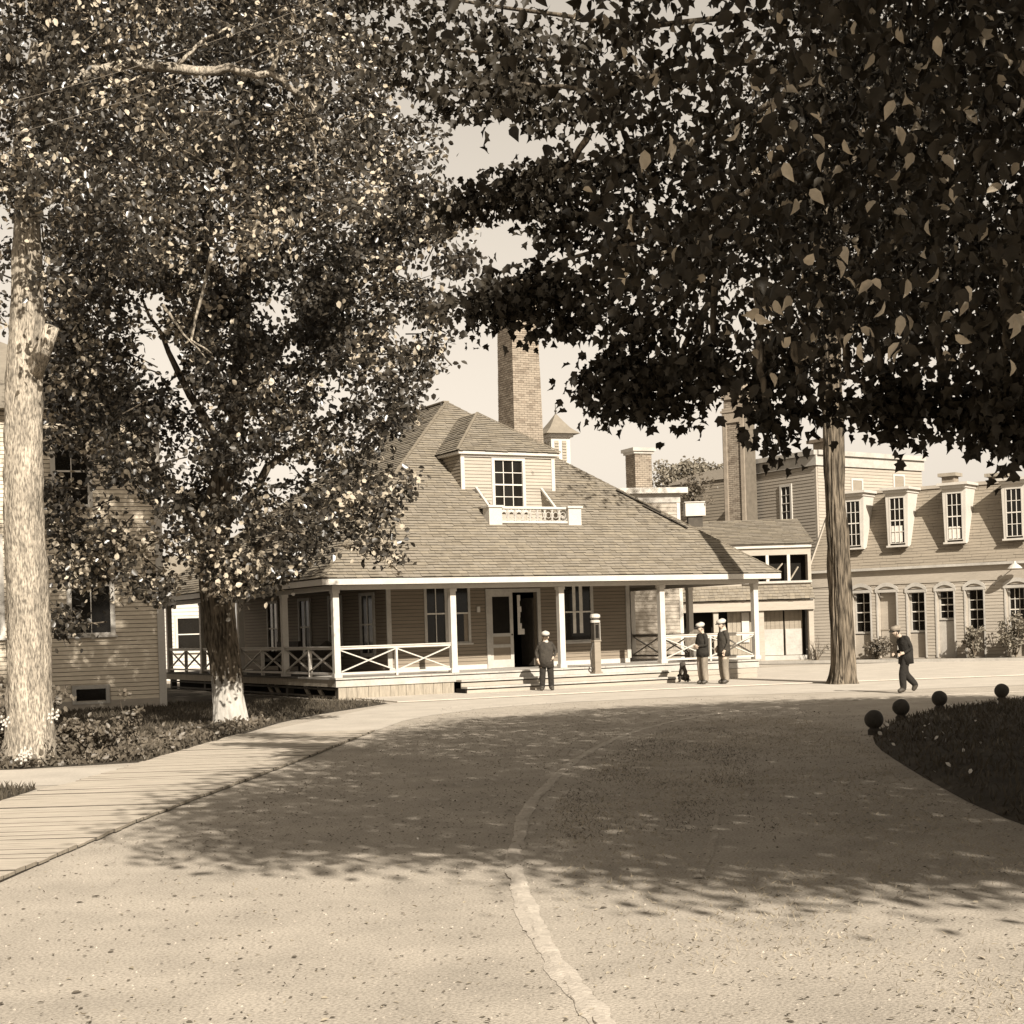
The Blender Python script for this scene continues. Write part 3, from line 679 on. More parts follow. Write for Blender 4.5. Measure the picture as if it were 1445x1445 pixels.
siding(FD, DU0 + .1, DU1 - .1, rz(DV) + .05, DZ - .1, .1, hd, 'siding', ['clap2', 'clap'], dorm)
siding(FD, NU0, NU1, 5.0, rz(DV) + .02, .1, [(gw[0] - .11, gw[1] + .11, 4.8, 6.1)], 'siding', ['clap2', 'clap'], dorm)
for a, b in ((DU0 - .02, DU0 + .1), (DU1 - .1, DU1 + .02)): B1('corner_board', 'white', dorm, FD, a, b, .001, .045, rz(DV) - .02, DZ - .1)
tb = MB(); tb.box(FD, DU0 - .02, DU1 + .02, .0, .06, DZ - .1, DZ + .02); tb.build('frieze', 'white', dorm)
window(FD, gw[0], gw[1], gw[2], gw[3], dorm, 3, 4, .1, 'white', rec=.05)
# cheeks down to the roof
for u_, Fq in ((DU0, Frame((DU0, 0, 0), (0, -1, 0))), (DU1, Frame((DU1, 0, 0), (0, 1, 0)))):
    sg = -1 if u_ == DU0 else 1
    ck = MB(); vtop = (DZ - RZ) * (ax0 + EV) / (AZ - RZ) - EV
    ck.poly([Fq(sg * DV, 0, rz(DV) - .02), Fq(sg * DV, 0, DZ), Fq(sg * vtop, 0, DZ)]); ck.build('cheek', 'clap', dorm)
    if u_ == DU0:
        z = rz(DV); cb = MB()
        while z < DZ:
            vb = (z - RZ) * (ax0 + EV) / (AZ - RZ) - EV
            if vb > DV + .02: board(cb, Fq, -vb, -DV, z, .1, 0, .02, 1)
            z += .1
        cb.build('siding', ['clap', 'darkwood'], dorm, kind='stuff')
# hipped dormer roof
ov = .17; e0, e1 = DU0 - ov, DU1 + ov; PZ = 8.5; PV = 4.75
zE = DZ + .06
vE = (zE - RZ) * (ax0 + EV) / (AZ - RZ) - EV; vP = (PZ - RZ) * (ax0 + EV) / (AZ - RZ) - EV
e_ = [(e0, DV - ov, zE), (e1, DV - ov, zE)]; pk = (6.9, PV, PZ); bk = (6.9, vP, PZ)
shingled([e_[0], e_[1], pk], dorm, .13, .15, .4); shingled([(e0, vE + .3, zE), e_[0], pk, bk], dorm, .13, .15, .4)
rr = MB(); rr.poly([e_[1], (e1, vE + .3, zE), bk, pk]); rr.build('roof_deck', 'shake', dorm)
so = MB(); so.box(ID, e0 + .04, e1 - .04, DV - ov + .02, vE, zE - .09, zE - .012); so.build('soffit', 'white', dorm)
for q_ in e_: MB().bar(Vector(q_) + Vector((0, 0, .04)), Vector(pk) + Vector((0, 0, .03)), .08, .03).build('hip_cap', 'shake_d', dorm)
# balcony notch: floor, cheeks, low parapet with scroll ironwork
bf = MB(); bf.box(ID, NU0, NU1, NV0, DV - .12, 4.86, 4.9); bf.build('balcony_floor', 'greywood', dorm)
for u_ in (NU0, NU1):
    c_ = MB(); c_.poly([(u_, NV0, 4.88), (u_, DV, 4.88), (u_, DV, rz(DV) + .03), (u_, NV0, rz(NV0) + .03)]); c_.build('notch_cheek', 'clap2', dorm)
    MB().bar((u_, NV0, rz(NV0) + .05), (u_, DV, rz(DV) + .05), .07, .06).build('notch_trim', 'white', dorm)
PT = 5.27
for a, b in ((5.4, 5.82), (8.06, 8.5)):
    q = MB(); q.box(ID, a, b, 1.33, 1.72, rz(1.33) + .03, PT); q.box(ID, a - .04, b + .04, 1.29, 1.76, PT, PT + .06); q.build('pedestal', 'white', dorm)
    MB().bar((a + .1 if a < 6 else b - .1, 1.72, PT + .03), (a + .1 if a < 6 else b - .1, 2.1, PT + .03), .2, .06).build('parapet_return', 'clap', dorm)
rl = MB(); rl.box(ID, 5.82, 8.06, 1.4, 1.5, PT - .03, PT + .04); rl.box(ID, 5.82, 8.06, 1.4, 1.5, rz(1.4) + .04, rz(1.4) + .1); rl.build('balcony_rail', 'white', dorm)
sc_ = MB(); zc = (rz(1.4) + .1 + PT - .03) / 2; rad = (PT - .03 - rz(1.4) - .1) / 2
nS = 9
for k in range(nS):
    c0 = 5.82 + 2.24 * (k + .5) / nS
    sc_.tube([(c0 + rad * math.cos(t) * .95, 1.45, zc + rad * math.sin(t)) for t in np.linspace(0, 2 * math.pi, 13)], [.016] * 13, 5)
    sc_.tube([(c0 + rad * .5 * math.cos(t), 1.45, zc + rad * .5 * math.sin(t)) for t in np.linspace(0, 2 * math.pi, 9)], [.013] * 9, 5)
    sc_.bar((c0 - 2.24 / nS / 2, 1.45, zc - rad), (c0 - 2.24 / nS / 2, 1.45, zc + rad), .03, .03)
sc_.build('scrollwork', 'cream', dorm)

# ================================================================== LEFT CLAPBOARD HOUSE
HO, HP = (-9.12, 40.55, 0), R(23)
hs = thing('clapboard_house', 'grey clapboard house with white corner board and low cellar window behind the pale trunk', 'house', HO, HP)
HF = Frame((0, 0, 0), (1, 0, 0)); HZ = 7.6
def hu(px, py): return on_plane(px, py, HO, HP, 0)
def hwin(pa, pb, pt, pbm):
    (a, z1), (b, _), (_, z0) = hu(pa, pt), hu(pb, pt), hu((pa + pb) / 2, pbm); return a, b, z0, z1
W1 = hwin(98, 152, 760, 893); W2 = hwin(76, 121, 618, 712); W3 = hwin(107, 149, 973, 990)
W0 = (W1[0] - 2.9, W1[0] - 1.75, W1[2], W1[3])
hm = MB().box(HF, -10, 0, -9, -.001, 0, HZ); hm.build('wall', 'house', hs)
hh = [(w_[0] - .12, w_[1] + .12, w_[2] - .14, w_[3] + .12) for w_ in (W1, W2, W3, W0)]
siding(HF, -10, -.1, .24, HZ, .108, hh, 'clapboard', ['house', 'butt'], hs, single=True, t=.024)
B1('base_board', 'clap2', hs, HF, -10, -.1, .001, .035, .0, .24)
B1('corner_board', 'white', hs, HF, -.1, .09, .0, .05, .0, HZ)
SF = Frame((0, 0, 0), (0, 1, 0)); B1('corner_board', 'white', hs, SF, .002, .15, .001, .04, 0, HZ)
for w_, k in ((W1, (2, 2)), (W2, (2, 2)), (W0, (2, 2))): window(HF, *w_, hs, k[0], k[1], .12, 'white', rec=-.004, proud=.07)
window(HF, *W3, hs, 1, 1, .1, 'cream', sill=False, rec=-.004, proud=.07)
hr = MB(); q_ = [(-10.5, -.5, HZ), (.5, -.5, HZ), (.5, 9.5, HZ), (-10.5, 9.5, HZ)]; t1, t2 = (-6, 4.5, HZ + 2.8), (-4, 4.5, HZ + 2.8)
for f in ([q_[0], q_[1], t2, t1], [q_[1], q_[2], t2], [q_[2], q_[3], t1, t2], [q_[3], q_[0], t1], q_[::-1]): hr.poly(f)
hr.build('roof', 'shake', hs)

# ================================================================== BUILDINGS BEHIND
# --- white flat roofed block behind the porch, with its brick chimney
AO, AP = (lambda q: (q.x, q.y, 0))(at(963, 880, 61)), R(10)
wb_ = thing('white_block', 'white two storey flat roofed block with broad brick chimney behind the main roof', 'building', AO, AP)
AF = Frame((0, 0, 0), (1, 0, 0)); az = on_plane(950, 700, AO, AP)[1]
MB().box(AF, -9, 0, -8, -.002, 0, az).build('wall', 'clap2', wb_)
siding(AF, -9, -.08, 0, az - .25, .14, [], 'siding', ['clap2', 'clap'], wb_)
B1('corner_board', 'white', wb_, AF, -.1, .04, 0, .04, 0, az - .25)
B1('cornice', 'white', wb_, AF, -9, .3, -8, .3, az + .1, az + .32); B1('frieze', 'cream', wb_, AF, -9, .05, -.0015, .06, az - .25, az + .1)
# chimney with flared cap
co = on_plane(897, 690, AO, AP, 2.6); ch0 = MB(); c0 = co[0]; ctop = on_plane(897, 640, AO, AP, 2.6)[1]
CF = Frame((c0, 2.6, 0), (math.cos(R(14)), math.sin(R(14)), 0)); CL = Frame((c0, 2.6, 0), (math.sin(R(14)), -math.cos(R(14)), 0))
chm = MB().box(CF, 0, .78, -.78, -.013, az + .3, ctop).build('chimney', 'mortar', wb_)
bw2 = MB(); brickwork(bw2, CF, 0, .78, az + .32, ctop, .08, .22); brickwork(bw2, Frame(CF(0, 0, 0), CF.n), -.78, 0, az + .32, ctop, .08, .22, mi=(0, 1, 1)); bw2.build('brick_face', ['brick', 'brick_d', 'mortar'], chm, kind='stuff')  # left face shaded by a darker brick mix
cp = MB(); cp.box(CF, -.14, .92, -.92, .14, ctop + .1, ctop + .24); cp.box(CF, -.07, .85, -.85, .07, ctop, ctop + .1); cp.build('chimney_cap', 'cream', chm)

# --- low wing with open shed front, between the white block and the right building
WO = (lambda q: (q.x, q.y, 0))(at(1147, 880, 63.2)); WP = R(1)
lw = thing('shed_wing', 'low weathered wing with open dark bays above and board doors below', 'building', WO, WP)
LF = Frame((0, 0, 0), (1, 0, 0))
def lu(px, py, v=0): return on_plane(px, py, WO, WP, v)
lx = lu(880, 850)[0]
zs_ = {k: lu(1100, yv)[1] for k, yv in dict(roof=757, fas=771, wall=779, op1=783, op0=821, pent1=826, pent0=846, beam=861, door=921).items()}
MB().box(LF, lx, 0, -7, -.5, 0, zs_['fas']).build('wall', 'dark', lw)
up = MB(); up.box(LF, lx, 0, -.5, 0, zs_['op1'], zs_['fas']); up.box(LF, lx, lu(1052, 800)[0], -.5, 0, zs_['op0'], zs_['op1'])
up.box(LF, lu(1140, 800)[0], 0, -.5, 0, zs_['op0'], zs_['op1']); up.box(LF, lx, 0, -.5, 0, zs_['pent1'], zs_['op0']); up.build('upper_wall', 'clap2', lw)
MB().box(LF, lx, .02, .001, .1, zs_['fas'] - .06, zs_['fas'] + .1).build('fascia', 'white', lw)
for pxm in (1083, 1113): u_ = lu(pxm, 800)[0]; B1('mullion', 'white', lw, LF, u_ - .06, u_ + .06, -.1, .0, zs_['op0'], zs_['op1'])
B1('sill', 'cream', lw, LF, lu(1048, 822)[0], 0, .001, .12, zs_['op0'] - .06, zs_['op0'] + .03)
for a, b, zt in ((1056, 1076, .5), (1086, 1106, .75), (1117, 1128, .6)):   # lumber stored in the loft
    MB().bar(LF(lu(a, 815)[0], -.25, zs_['op0'] + .1), LF(lu(b, 800)[0], -.3, zs_['op0'] + zt), .1, .05).build('stored_board', 'greywood', lw)
rz0 = zs_['roof']
shingled([LF(lx, .2, zs_['fas'] + .1), LF(.1, .2, zs_['fas'] + .1), LF(.1, -3.0, lu(1100, 733, 3.0)[1]), LF(lx, -3.0, lu(1100, 733, 3.0)[1])], lw, .2, .3, .6)
MB().box(LF, lx, .1, -7, -3, 3, lu(1100, 733, 3.0)[1]).build('rear_roof', 'shake_d', lw)
shingled([LF(lx, .55, zs_['pent0']), LF(0, .55, zs_['pent0']), LF(0, .02, zs_['pent1']), LF(lx, .02, zs_['pent1'])], lw, .16, .12, .25, deck_name='pent_roof')
B1('beam', 'clap2', lw, LF, lx, 0, .0, .42, zs_['beam'], zs_['pent0'] - .03)
for pxm in (1009, 1073, 1143): u_ = lu(pxm, 880)[0]; B1('shed_post', 'clap2', lw, LF, u_ - .1, u_ + .1, .0, .3, 0, zs_['beam'])
z_ = zs_['beam']
for a, b in ((1028, 1066), (1077, 1107), (1109, 1134)):       # board doors: dark upper part, limed lower part
    ua, ub = lu(a, 880)[0], lu(b, 880)[0]; g_ = MB().box(LF, ua, ub, -.32, -.28, .3, z_).build('board_door', 'greywood', lw)
    x = ua
    while x < ub - .05:
        xe = min(x + random.uniform(.14, .22), ub); B1('door_board', 'clap' if a != 1028 else 'greywood', g_, LF, x + .005, xe - .005, -.278, -.255, .32, z_ - .02); x = xe
    if a != 1028: B1('lower_panel', 'cream', g_, LF, ua + .02, ub - .02, -.253, -.235, .34, .34 + (z_ - .34) * .58)
B1('sill_wall', 'cream', lw, LF, lx, 0, -.22, .1, 0, .32); B1('sill_plank', 'greywood', lw, LF, lx, 0, .11, .5, .0, .14)
u_ = lu(1060, 880)[0]; B1('hanging_sheet', 'white', lw, LF, u_ - .35, u_ - .05, -.2, -.18, .9, z_ - .05)

# --- tall pale block behind the right trunk
cs = at(1158, 880, 72); TO = (cs.x, cs.y, 0)
tall = thing('tall_block', 'tall pale clapboard block with curved cornice behind the right hand trunk', 'building', TO)
zt = CAM_H + rayf(1158, 641)[1] * 72
TL = Frame((0, 0, 0), (.524, -.852, 0)); TR_ = Frame((0, 0, 0), (.80, .60, 0))
a_ = Vector((-.524 * 4.7, .852 * 4.7, 0)); b_ = Vector((.80 * 7.6, .60 * 7.6, 0)); c_ = b_ + Vector((-3, 8, 0)); e_ = a_ + Vector((3, 6, 0))
m_ = MB(); ring = [Vector((0, 0, 0)), b_, c_, e_, a_]
for p, q in zip(ring, ring[1:] + ring[:1]): m_.poly([p, q, q + Vector((0, 0, zt)), p + Vector((0, 0, zt))])
m_.poly([p + Vector((0, 0, zt)) for p in ring]); m_.build('wall', 'clap2', tall)
w_t = None
def tplane(F, px, py):
    rx, rz_ = rayf(px, py); o, r = F.o + Vector(TO), F.r
    t = (o.y * rx - o.x) / (r.x - r.y * rx); return t, CAM_H + rz_ * (o.y + r.y * t)
ta, tz1 = tplane(TL, 1103.5, 688); tb_, tz0 = tplane(TL, 1117, 733)
siding(TL, -4.7, -.1, 3, zt - .5, .15, [(ta - .12, tb_ + .12, tz0 - .15, tz1 + .12)], 'siding', ['clap2', 'clap'], tall)
window(TL, ta, tb_, tz0, tz1, tall, 2, 4, .12, 'white', rec=-.004, proud=.07)
hr_ = []
for a, b, c, d in ((1202, 1215, 678, 693), (1261, 1274, 672, 688)):
    s0, z1_ = tplane(TR_, a, c); s1, z0_ = tplane(TR_, b, d); hr_.append((s0, s1, z0_, z1_))
siding(TR_, .1, 7.6, 3, zt - .5, .15, [(a - .1, b + .1, c - .1, d + .1) for a, b, c, d in hr_], 'siding', ['clap2', 'clap'], tall)
for h in hr_: window(TR_, *h, tall, 1, 1, .1, 'white', sill=False, rec=-.004, proud=.07); B1('shutter', 'clap', tall, TR_, h[0] + .01, h[1] - .01, .03, .05, h[2] + .01, h[3] - .01)
for F_, s0, s1 in ((TL, -4.75, .12), (TR_, -.02, 7.7)):
    B1('cornice', 'cream', tall, F_, s0, s1, -.1, .22, zt - .02, zt + .2); B1('frieze', 'cream', tall, F_, s0, s1, .0, .1, zt - .5, zt - .03)
B1('corner_board', 'cream', tall, TL, -4.74, -4.56, 0, .05, 3, zt - .5); B1('downpipe', 'greywood', tall, TL, -4.5, -4.42, .03, .1, 3, zt - .5)
vent = MB(); vent.box(TL, -.9, -.1, -1.4, -.7, zt + .2, zt + .62); vent.build('roof_vent', 'brick', tall); B1('vent_cap', 'brick_d', tall, TL, -1.15, .15, -1.6, -.5, zt + .63, zt + .78)

# --- far grey wing left of the brick stack
go = at(1021, 880, 80); gwg = thing('grey_wing', 'low grey clapboard wing with arched parapet left of the panelled brick stack', 'building', (go.x, go.y, 0), R(-50))
gz = CAM_H + rayf(1015, 668)[1] * 80; GF = Frame((0, 0, 0), (1, 0, 0))
MB().box(GF, -3.4, 2.5, -5, 0, 0, gz - .3).build('wall', 'clap', gwg); siding(GF, -3.4, 2.5, 4, gz - .35, .16, [], 'siding', ['clap', 'darkwood'], gwg)
pa_ = MB()
for k in range(8):
    a, b = -3.6 + .8 * k, -2.8 + .8 * k; f = lambda s: gz - .3 + .5 * (1 - ((s - 0) / 3.6) ** 2)
    pa_.poly([GF(a, .1, gz - .32), GF(b, .1, gz - .32), GF(b, .1, f(b)), GF(a, .1, f(a))]); pa_.poly([GF(a, .1, f(a)), GF(b, .1, f(b)), GF(b, -.3, f(b)), GF(a, -.3, f(a))])
pa_.build('parapet', 'clap2', gwg)

# --- white cottage seen through the far end of the left porch
vo = at(312, 880, 66); vc = thing('white_cottage', 'white cottage with a dark square window seen beyond the far left end of the porch', 'house', (vo.x, vo.y, 0), R(14))
VF = Frame((0, 0, 0), (1, 0, 0)); MB().box(VF, -8, 0, -6, -.002, 0, 3.6).build('wall', 'white', vc)
siding(VF, -8, 0, 0, 3.6, .16, [(-1.95, -.75, 1.0, 2.75)], 'siding', ['white', 'clap2'], vc)
window(VF, -1.8, -.9, 1.25, 2.6, vc, 1, 2, .1, 'white', rec=-.004, proud=.07)
cr_ = MB(); cr_.poly([(-8.4, -.4, 3.6), (.4, -.4, 3.6), (.4, 3, 5.4), (-8.4, 3, 5.4)]); cr_.poly([(-8.4, 6.4, 3.6), (-8.4, 3, 5.4), (.4, 3, 5.4), (.4, 6.4, 3.6)]); cr_.build('roof', 'shake', vc)
# --- brick stacks standing free behind the roofs
def stack(name, label, base, phi, side, z1, tap, z0=0.0, panel=False):
    t = thing(name, label, 'chimney', base, phi)
    def half(z): return side / 2 * (1 - tap * (z - z0) / (z1 - z0))
    core = MB(); ks = [0, .5, 1]
    for ka, kb in zip(ks, ks[1:]):
        za, zb = z0 + (z1 - z0) * ka, z0 + (z1 - z0) * kb; ha, hb = half(za) - .012, half(zb) - .012
        A_ = [(-ha, -ha, za), (ha, -ha, za), (ha, ha, za), (-ha, ha, za)]; B_ = [(-hb, -hb, zb), (hb, -hb, zb), (hb, hb, zb), (-hb, hb, zb)]
        for i in range(4): j = (i + 1) % 4; core.poly([A_[i], A_[j], B_[j], B_[i]])
    core.poly(B_); core.build('core', 'mortar', t)
    for rgt, mi in (((1, 0, 0), (0, 0, 0, 1)), ((0, -1, 0), (0, 0, 1, 1))):  # left face gets more dark bricks, painting in its shade
        r = Vector(rgt); nn = r.cross(Vector((0, 0, 1)))
        class TF:
            def __call__(self, s, n, z): return r * s + nn * (n + half(z) - .006) + Vector((0, 0, z))
        bb = MB(); brickwork(bb, TF(), 0, 0, max(z0, z1 - 11.5), z1, .095, .26, taper=lambda z: (-half(z), half(z)), mi=mi); bb.build('brick_face', ['brick', 'brick_d', 'mortar'], t, kind='stuff')
    return t, half
b0 = at(743, 880, 66.5)
st, hf = stack('brick_chimney', 'tall tapered square brick chimney rising behind the dormer', (b0.x, b0.y, 0), PHI, 1.66, 16.2, .26)
k_ = hf(16.2); B1('chimney_cap', 'brick_d', st, ID, -k_ - .1, k_ + .1, -k_ - .1, k_ + .1, 16.2, 16.5)
b1 = at(1052, 880, 75)
st2, hf2 = stack('panelled_chimney', 'square brick stack with recessed side panels and banded head right of the far tree', (b1.x, b1.y, 0), R(-40), 1.12, 12.95, .06, 3.4)
zb = CAM_H + rayf(1043, 583)[1] * 75
for z in (zb, zb + .12): B1('band', 'brick', st2, ID, -.66 + (z - zb) * .5, .66 - (z - zb) * .5, -.66 + (z - zb) * .5, .66 - (z - zb) * .5, z, z + .1)
B1('stack_head', 'brick', st2, ID, -.62, .62, -.62, .62, 12.4, 13.1)
for rgt in ((1, 0, 0), (0, -1, 0)):
    Fq = Frame((0, 0, 0), rgt); hq = .555
    B1('pilaster', 'brick', st2, Fq, -.57, -.38, hq - .02, hq + .07, 3.5, zb); B1('pilaster', 'brick', st2, Fq, .38, .57, hq - .02, hq + .07, 3.5, zb)
    B1('panel_head', 'brick', st2, Fq, -.38, .38, hq - .02, hq + .06, zb - .5, zb)
B1('stack_base', 'brick_d', st2, ID, -.7, .7, -.7, .7, 0, 4.1)
# --- belfry
bo = at(793, 880, 70); be = thing('belfry', 'small white louvred belfry with pointed shingle cap and finial', 'belfry', (bo.x, bo.y, 0), R(22))
bz0, bz1, bz2 = [CAM_H + rayf(793, yv)[1] * 70 for yv in (660, 614, 588)]
MB().box(ID, -.5, .5, -.5, .5, 0, bz0).build('tower_base', 'clap2', be); MB().box(ID, -.46, .46, -.46, .46, bz0, bz1).build('wall', 'white', be)
for F_ in (Frame((0, -.46, 0), (1, 0, 0)), Frame((-.46, 0, 0), (0, -1, 0))):
    for s in (-.2, .17):
        lv = MB()
        lv.box(F_, s - .1, s + .1, .002, .012, bz0 + .25, bz1 - .3)
        for k in range(7): z = bz0 + .27 + k * (bz1 - bz0 - .58) / 7; lv.poly([F_(s - .1, .05, z), F_(s + .1, .05, z), F_(s + .1, .015, z + .1), F_(s - .1, .015, z + .1)])
        lv.build('louvre', 'greywood', be)
MB().box(ID, -.58, .58, -.58, .58, bz1 - .14, bz1).build('cornice', 'white', be)
rb = MB(); prof = [(.82, bz1), (.5, bz1 + .28), (.26, bz1 + .6), (.03, bz2 + .12)]
for (h0_, za), (h1_, zb_) in zip(prof, prof[1:]):
    A_ = [(-h0_, -h0_, za), (h0_, -h0_, za), (h0_, h0_, za), (-h0_, h0_, za)]; B_ = [(-h1_, -h1_, zb_), (h1_, -h1_, zb_), (h1_, h1_, zb_), (-h1_, h1_, zb_)]
    for i in range(4): j = (i + 1) % 4; rb.poly([A_[i], A_[j], B_[j], B_[i]])
rb.poly([(-.82, -.82, bz1), (-.82, .82, bz1), (.82, .82, bz1), (.82, -.82, bz1)]); rb.build('roof', 'shake', be)
MB().lathe((0, 0, bz2 + .1), [(.05, 0), (.03, .1), (.07, .16), (.02, .24), (.012, .5)], 8).build('finial', 'iron', be)

# --- mansard building at the right
MO = (at(1145, 880, 64).x, 64.0, 0)
mans = thing('mansard_building', 'long pale building with arched openings and a row of mansard dormers on the right', 'building', MO)
MF = Frame((0, 0, 0), (.8, -.6, 0)); ML = 17.0
def mp(px, py, n=0.0):
    rx, rz_ = rayf(px, py); o = Vector(MO) + MF.n * n; r = MF.r
    t = (o.y * rx - o.x) / (r.x - r.y * rx); return t, CAM_H + rz_ * (o.y + r.y * t)
mz0 = .12; mc = mp(1205, 806)[1]; mt_ = mp(1300, 690, -.9)[1]
ops = [(1203, 1228, 832, 'w'), (1239, 1265, 831, 'd'), (1281, 1305, 831, 'w'), (1322, 1346, 829, 'g'), (1363, 1388, 827, 'w'), (1420, 1452, 824, 'b')]
op_ = [(mp(a, 850)[0], mp(b, 850)[0], mp((a + b) / 2, y_)[1], k) for a, b, y_, k in ops]
op_ += [(op_[-1][1] + 1.1 + 1.9 * i, op_[-1][1] + 1.75 + 1.9 * i, op_[-1][2], 'w') for i in range(3)]
DEP = .3
bk_ = MB().box(MF, 0, ML, -6, -DEP, 0, mc); bk_.build('rear_wall', 'clap2', mans)
fw = MB(); zmin = min(o_[2] for o_ in op_)
for a, b in intervals(0, ML, [(o_[0], o_[1]) for o_ in op_]): fw.box(MF, a, b, -DEP + .001, 0, 0, mc)
for s0, s1, zt_, k in op_: fw.box(MF, s0, s1, -DEP + .001, 0, zt_, mc); fw.box(MF, s0, s1, -DEP + .001, 0, 0, mz0)
fw.build('wall', 'clap2', mans)
siding(MF, 0.12, ML, mz0 + .1, mc - .62, .125, [(o_[0] - .07, o_[1] + .07, 0, o_[2] + .14) for o_ in op_], 'siding', ['clap2', 'clap'], mans)
B1('frieze', 'clap2', mans, MF, 0, ML, .001, .05, mc - .6, mc - .02); B1('cornice', 'cream', mans, MF, -.1, ML, -.05, .24, mc - .02, mc + .08); B1('corner_board', 'cream', mans, MF, 0, .12, .001, .04, 0, mc - .6)
for s0, s1, zt_, k in op_:
    fr_ = MB(); fr_.box(MF, s0 - .06, s0 - .002, .002, .045, mz0, zt_); fr_.box(MF, s1 + .002, s1 + .06, .002, .045, mz0, zt_)
    nseg = 8
    for i in range(nseg):
        a, b = s0 - .1 + (s1 - s0 + .2) * i / nseg, s0 - .1 + (s1 - s0 + .2) * (i + 1) / nseg; mid_ = (s0 + s1) / 2; h_ = (s1 - s0 + .2) / 2
        f = lambda s: zt_ - .02 + .22 * (1 - ((s - mid_) / h_) ** 2)
        fr_.poly([MF(a, .06, f(a) - .1), MF(b, .06, f(b) - .1), MF(b, .06, f(b) + .05), MF(a, .06, f(a) + .05)]); fr_.poly([MF(a, .06, f(a) + .05), MF(b, .06, f(b) + .05), MF(b, 0, f(b) + .05), MF(a, 0, f(a) + .05)])
    fr_.box(MF, s0 - .1, s1 + .1, .003, .055, zt_ - .14, zt_ - .03); fr_.build('arch_trim', 'cream', mans)
    zs2 = mp(0.5 * (1281 + 1305), 893)[1]
    if k in 'wgb':
        zb_ = zs2 if k == 'w' else (1.55 if k == 'g' else 1.0)
        window(Frame(MF(0, -DEP + .07, 0), MF.r), s0 + .07, s1 - .07, zb_ + .1, zt_ - .16, mans, 2 if k != 'b' else 4, 4, .06, 'cream', rec=.05, proud=.02)
        B1('panel' if k != 'g' else 'door', 'clap2' if k != 'g' else 'cream', mans, MF, s0 + .002, s1 - .002, -DEP + .02, -DEP + .1, mz0, zb_ - .03)
    else:
        dd = B1('door', 'clap2', mans, MF, s0 + .01, s1 - .01, -DEP + .004, -DEP + .06, mz0, zt_)
        B1('lower_leaf', 'clap2', dd, MF, s0 + .03, s1 - .03, -DEP + .062, -DEP + .09, mz0 + .05, mz0 + 1.1); B1('stop_rail', 'clap', dd, MF, s0 + .01, s1 - .01, -DEP + .092, -DEP + .11, mz0 + 1.1, mz0 + 1.14)
# mansard slope: shingled, with dormers cut through
nb, ntop = .12, -.95
slope = lambda z: nb + (ntop - nb) * (z - mc - .08) / (mt_ - mc - .08)
Q = [MF(-.02, nb, mc + .08), MF(ML, nb, mc + .08), MF(ML, ntop, mt_), MF(.75, ntop, mt_)]
shingled(Q, mans, .125, .5, 1.1, t=.022, mats=('clap', 'clap', 'clap', 'butt'), deck_name='mansard_slope', name='courses')
en = MB(); en.poly([MF(-.02, -6, mc + .08), MF(-.02, nb, mc + .08), MF(.75, ntop, mt_), MF(.75, -5, mt_)]); en.poly([MF(.75, ntop, mt_), MF(ML, ntop, mt_), MF(ML, -5, mt_ + .05), MF(.75, -5, mt_ + .05)]); en.poly([MF(ML, nb, mc + .08), MF(ML, -6, mc + .08), MF(ML, -5, mt_), MF(ML, ntop, mt_)]); en.build('roof', 'shake', mans)
B1('roof_curb', 'clap2', mans, MF, .7, ML, ntop - .1, ntop + .1, mt_ - .03, mt_ + .1)
hp_ = MB().bar(MF(-.02, nb + .02, mc + .1), MF(.75, ntop + .02, mt_), .1, .06).build('hip_board', 'clap2', mans)
dsp = [1206, 1268, 1349, 1433]; dcen = [mp(p_, 735)[0] for p_ in dsp]; dcen += [dcen[-1] + 2.75, dcen[-1] + 5.5]
for i, s in enumerate(dcen):
    zb0, zb1 = mp(1268, 766)[1], mp(1268, 703)[1]
    hwid = .31; n0 = .14
    FDm = Frame(MF(0, n0, 0), MF.r)
    dm_ = MB()
    # cheeks widen towards the top, front frame, cap slab
    for sg in (-1, 1):
        dm_.poly([FDm(s + sg * (hwid + .1), .0, zb0 - .12), FDm(s + sg * (hwid + .16), .0, zb1 + .2), MF(s + sg * (hwid + .16), ntop - .05, zb1 + .2), MF(s + sg * (hwid + .1), slope(zb0 - .12) - .03, zb0 - .12)])
        dm_.poly([FDm(s + sg * hwid, .001, zb0 - .12), FDm(s + sg * (hwid + .1), .001, zb0 - .12), FDm(s + sg * (hwid + .16), .001, zb1 + .2), FDm(s + sg * hwid, .001, zb1 + .2)])
    dm_.box(FDm, s - hwid, s + hwid, -.06, .003, zb1 + .03, zb1 + .2); dm_.box(FDm, s - hwid - .14, s + hwid + .14, -.1, .08, zb0 - .17, zb0 - .1)
    dmo = dm_.build('dormer', 'white', mans)
    cpb = MB(); cpb.box(FDm, s - hwid - .3, s + hwid + .3, ntop - n0 - .2, .22, zb1 + .32, zb1 + .42); cpb.box(FDm, s - hwid - .2, s + hwid + .2, ntop - n0 - .1, .12, zb1 + .2, zb1 + .318); cpb.build('dormer_cap', 'white', dmo)
    window(FDm, s - hwid + .03, s + hwid - .03, zb0, zb1, dmo, 3, 4, .05, 'white', rec=.05, proud=.01, sill=False)
    if i % 3: B1('blind', 'curtain', dmo, FDm, s - hwid + .05, s + hwid - .12, -.037, -.034, zb0 + .03, zb0 + (zb1 - zb0) * (.28 + .1 * (i % 2)))
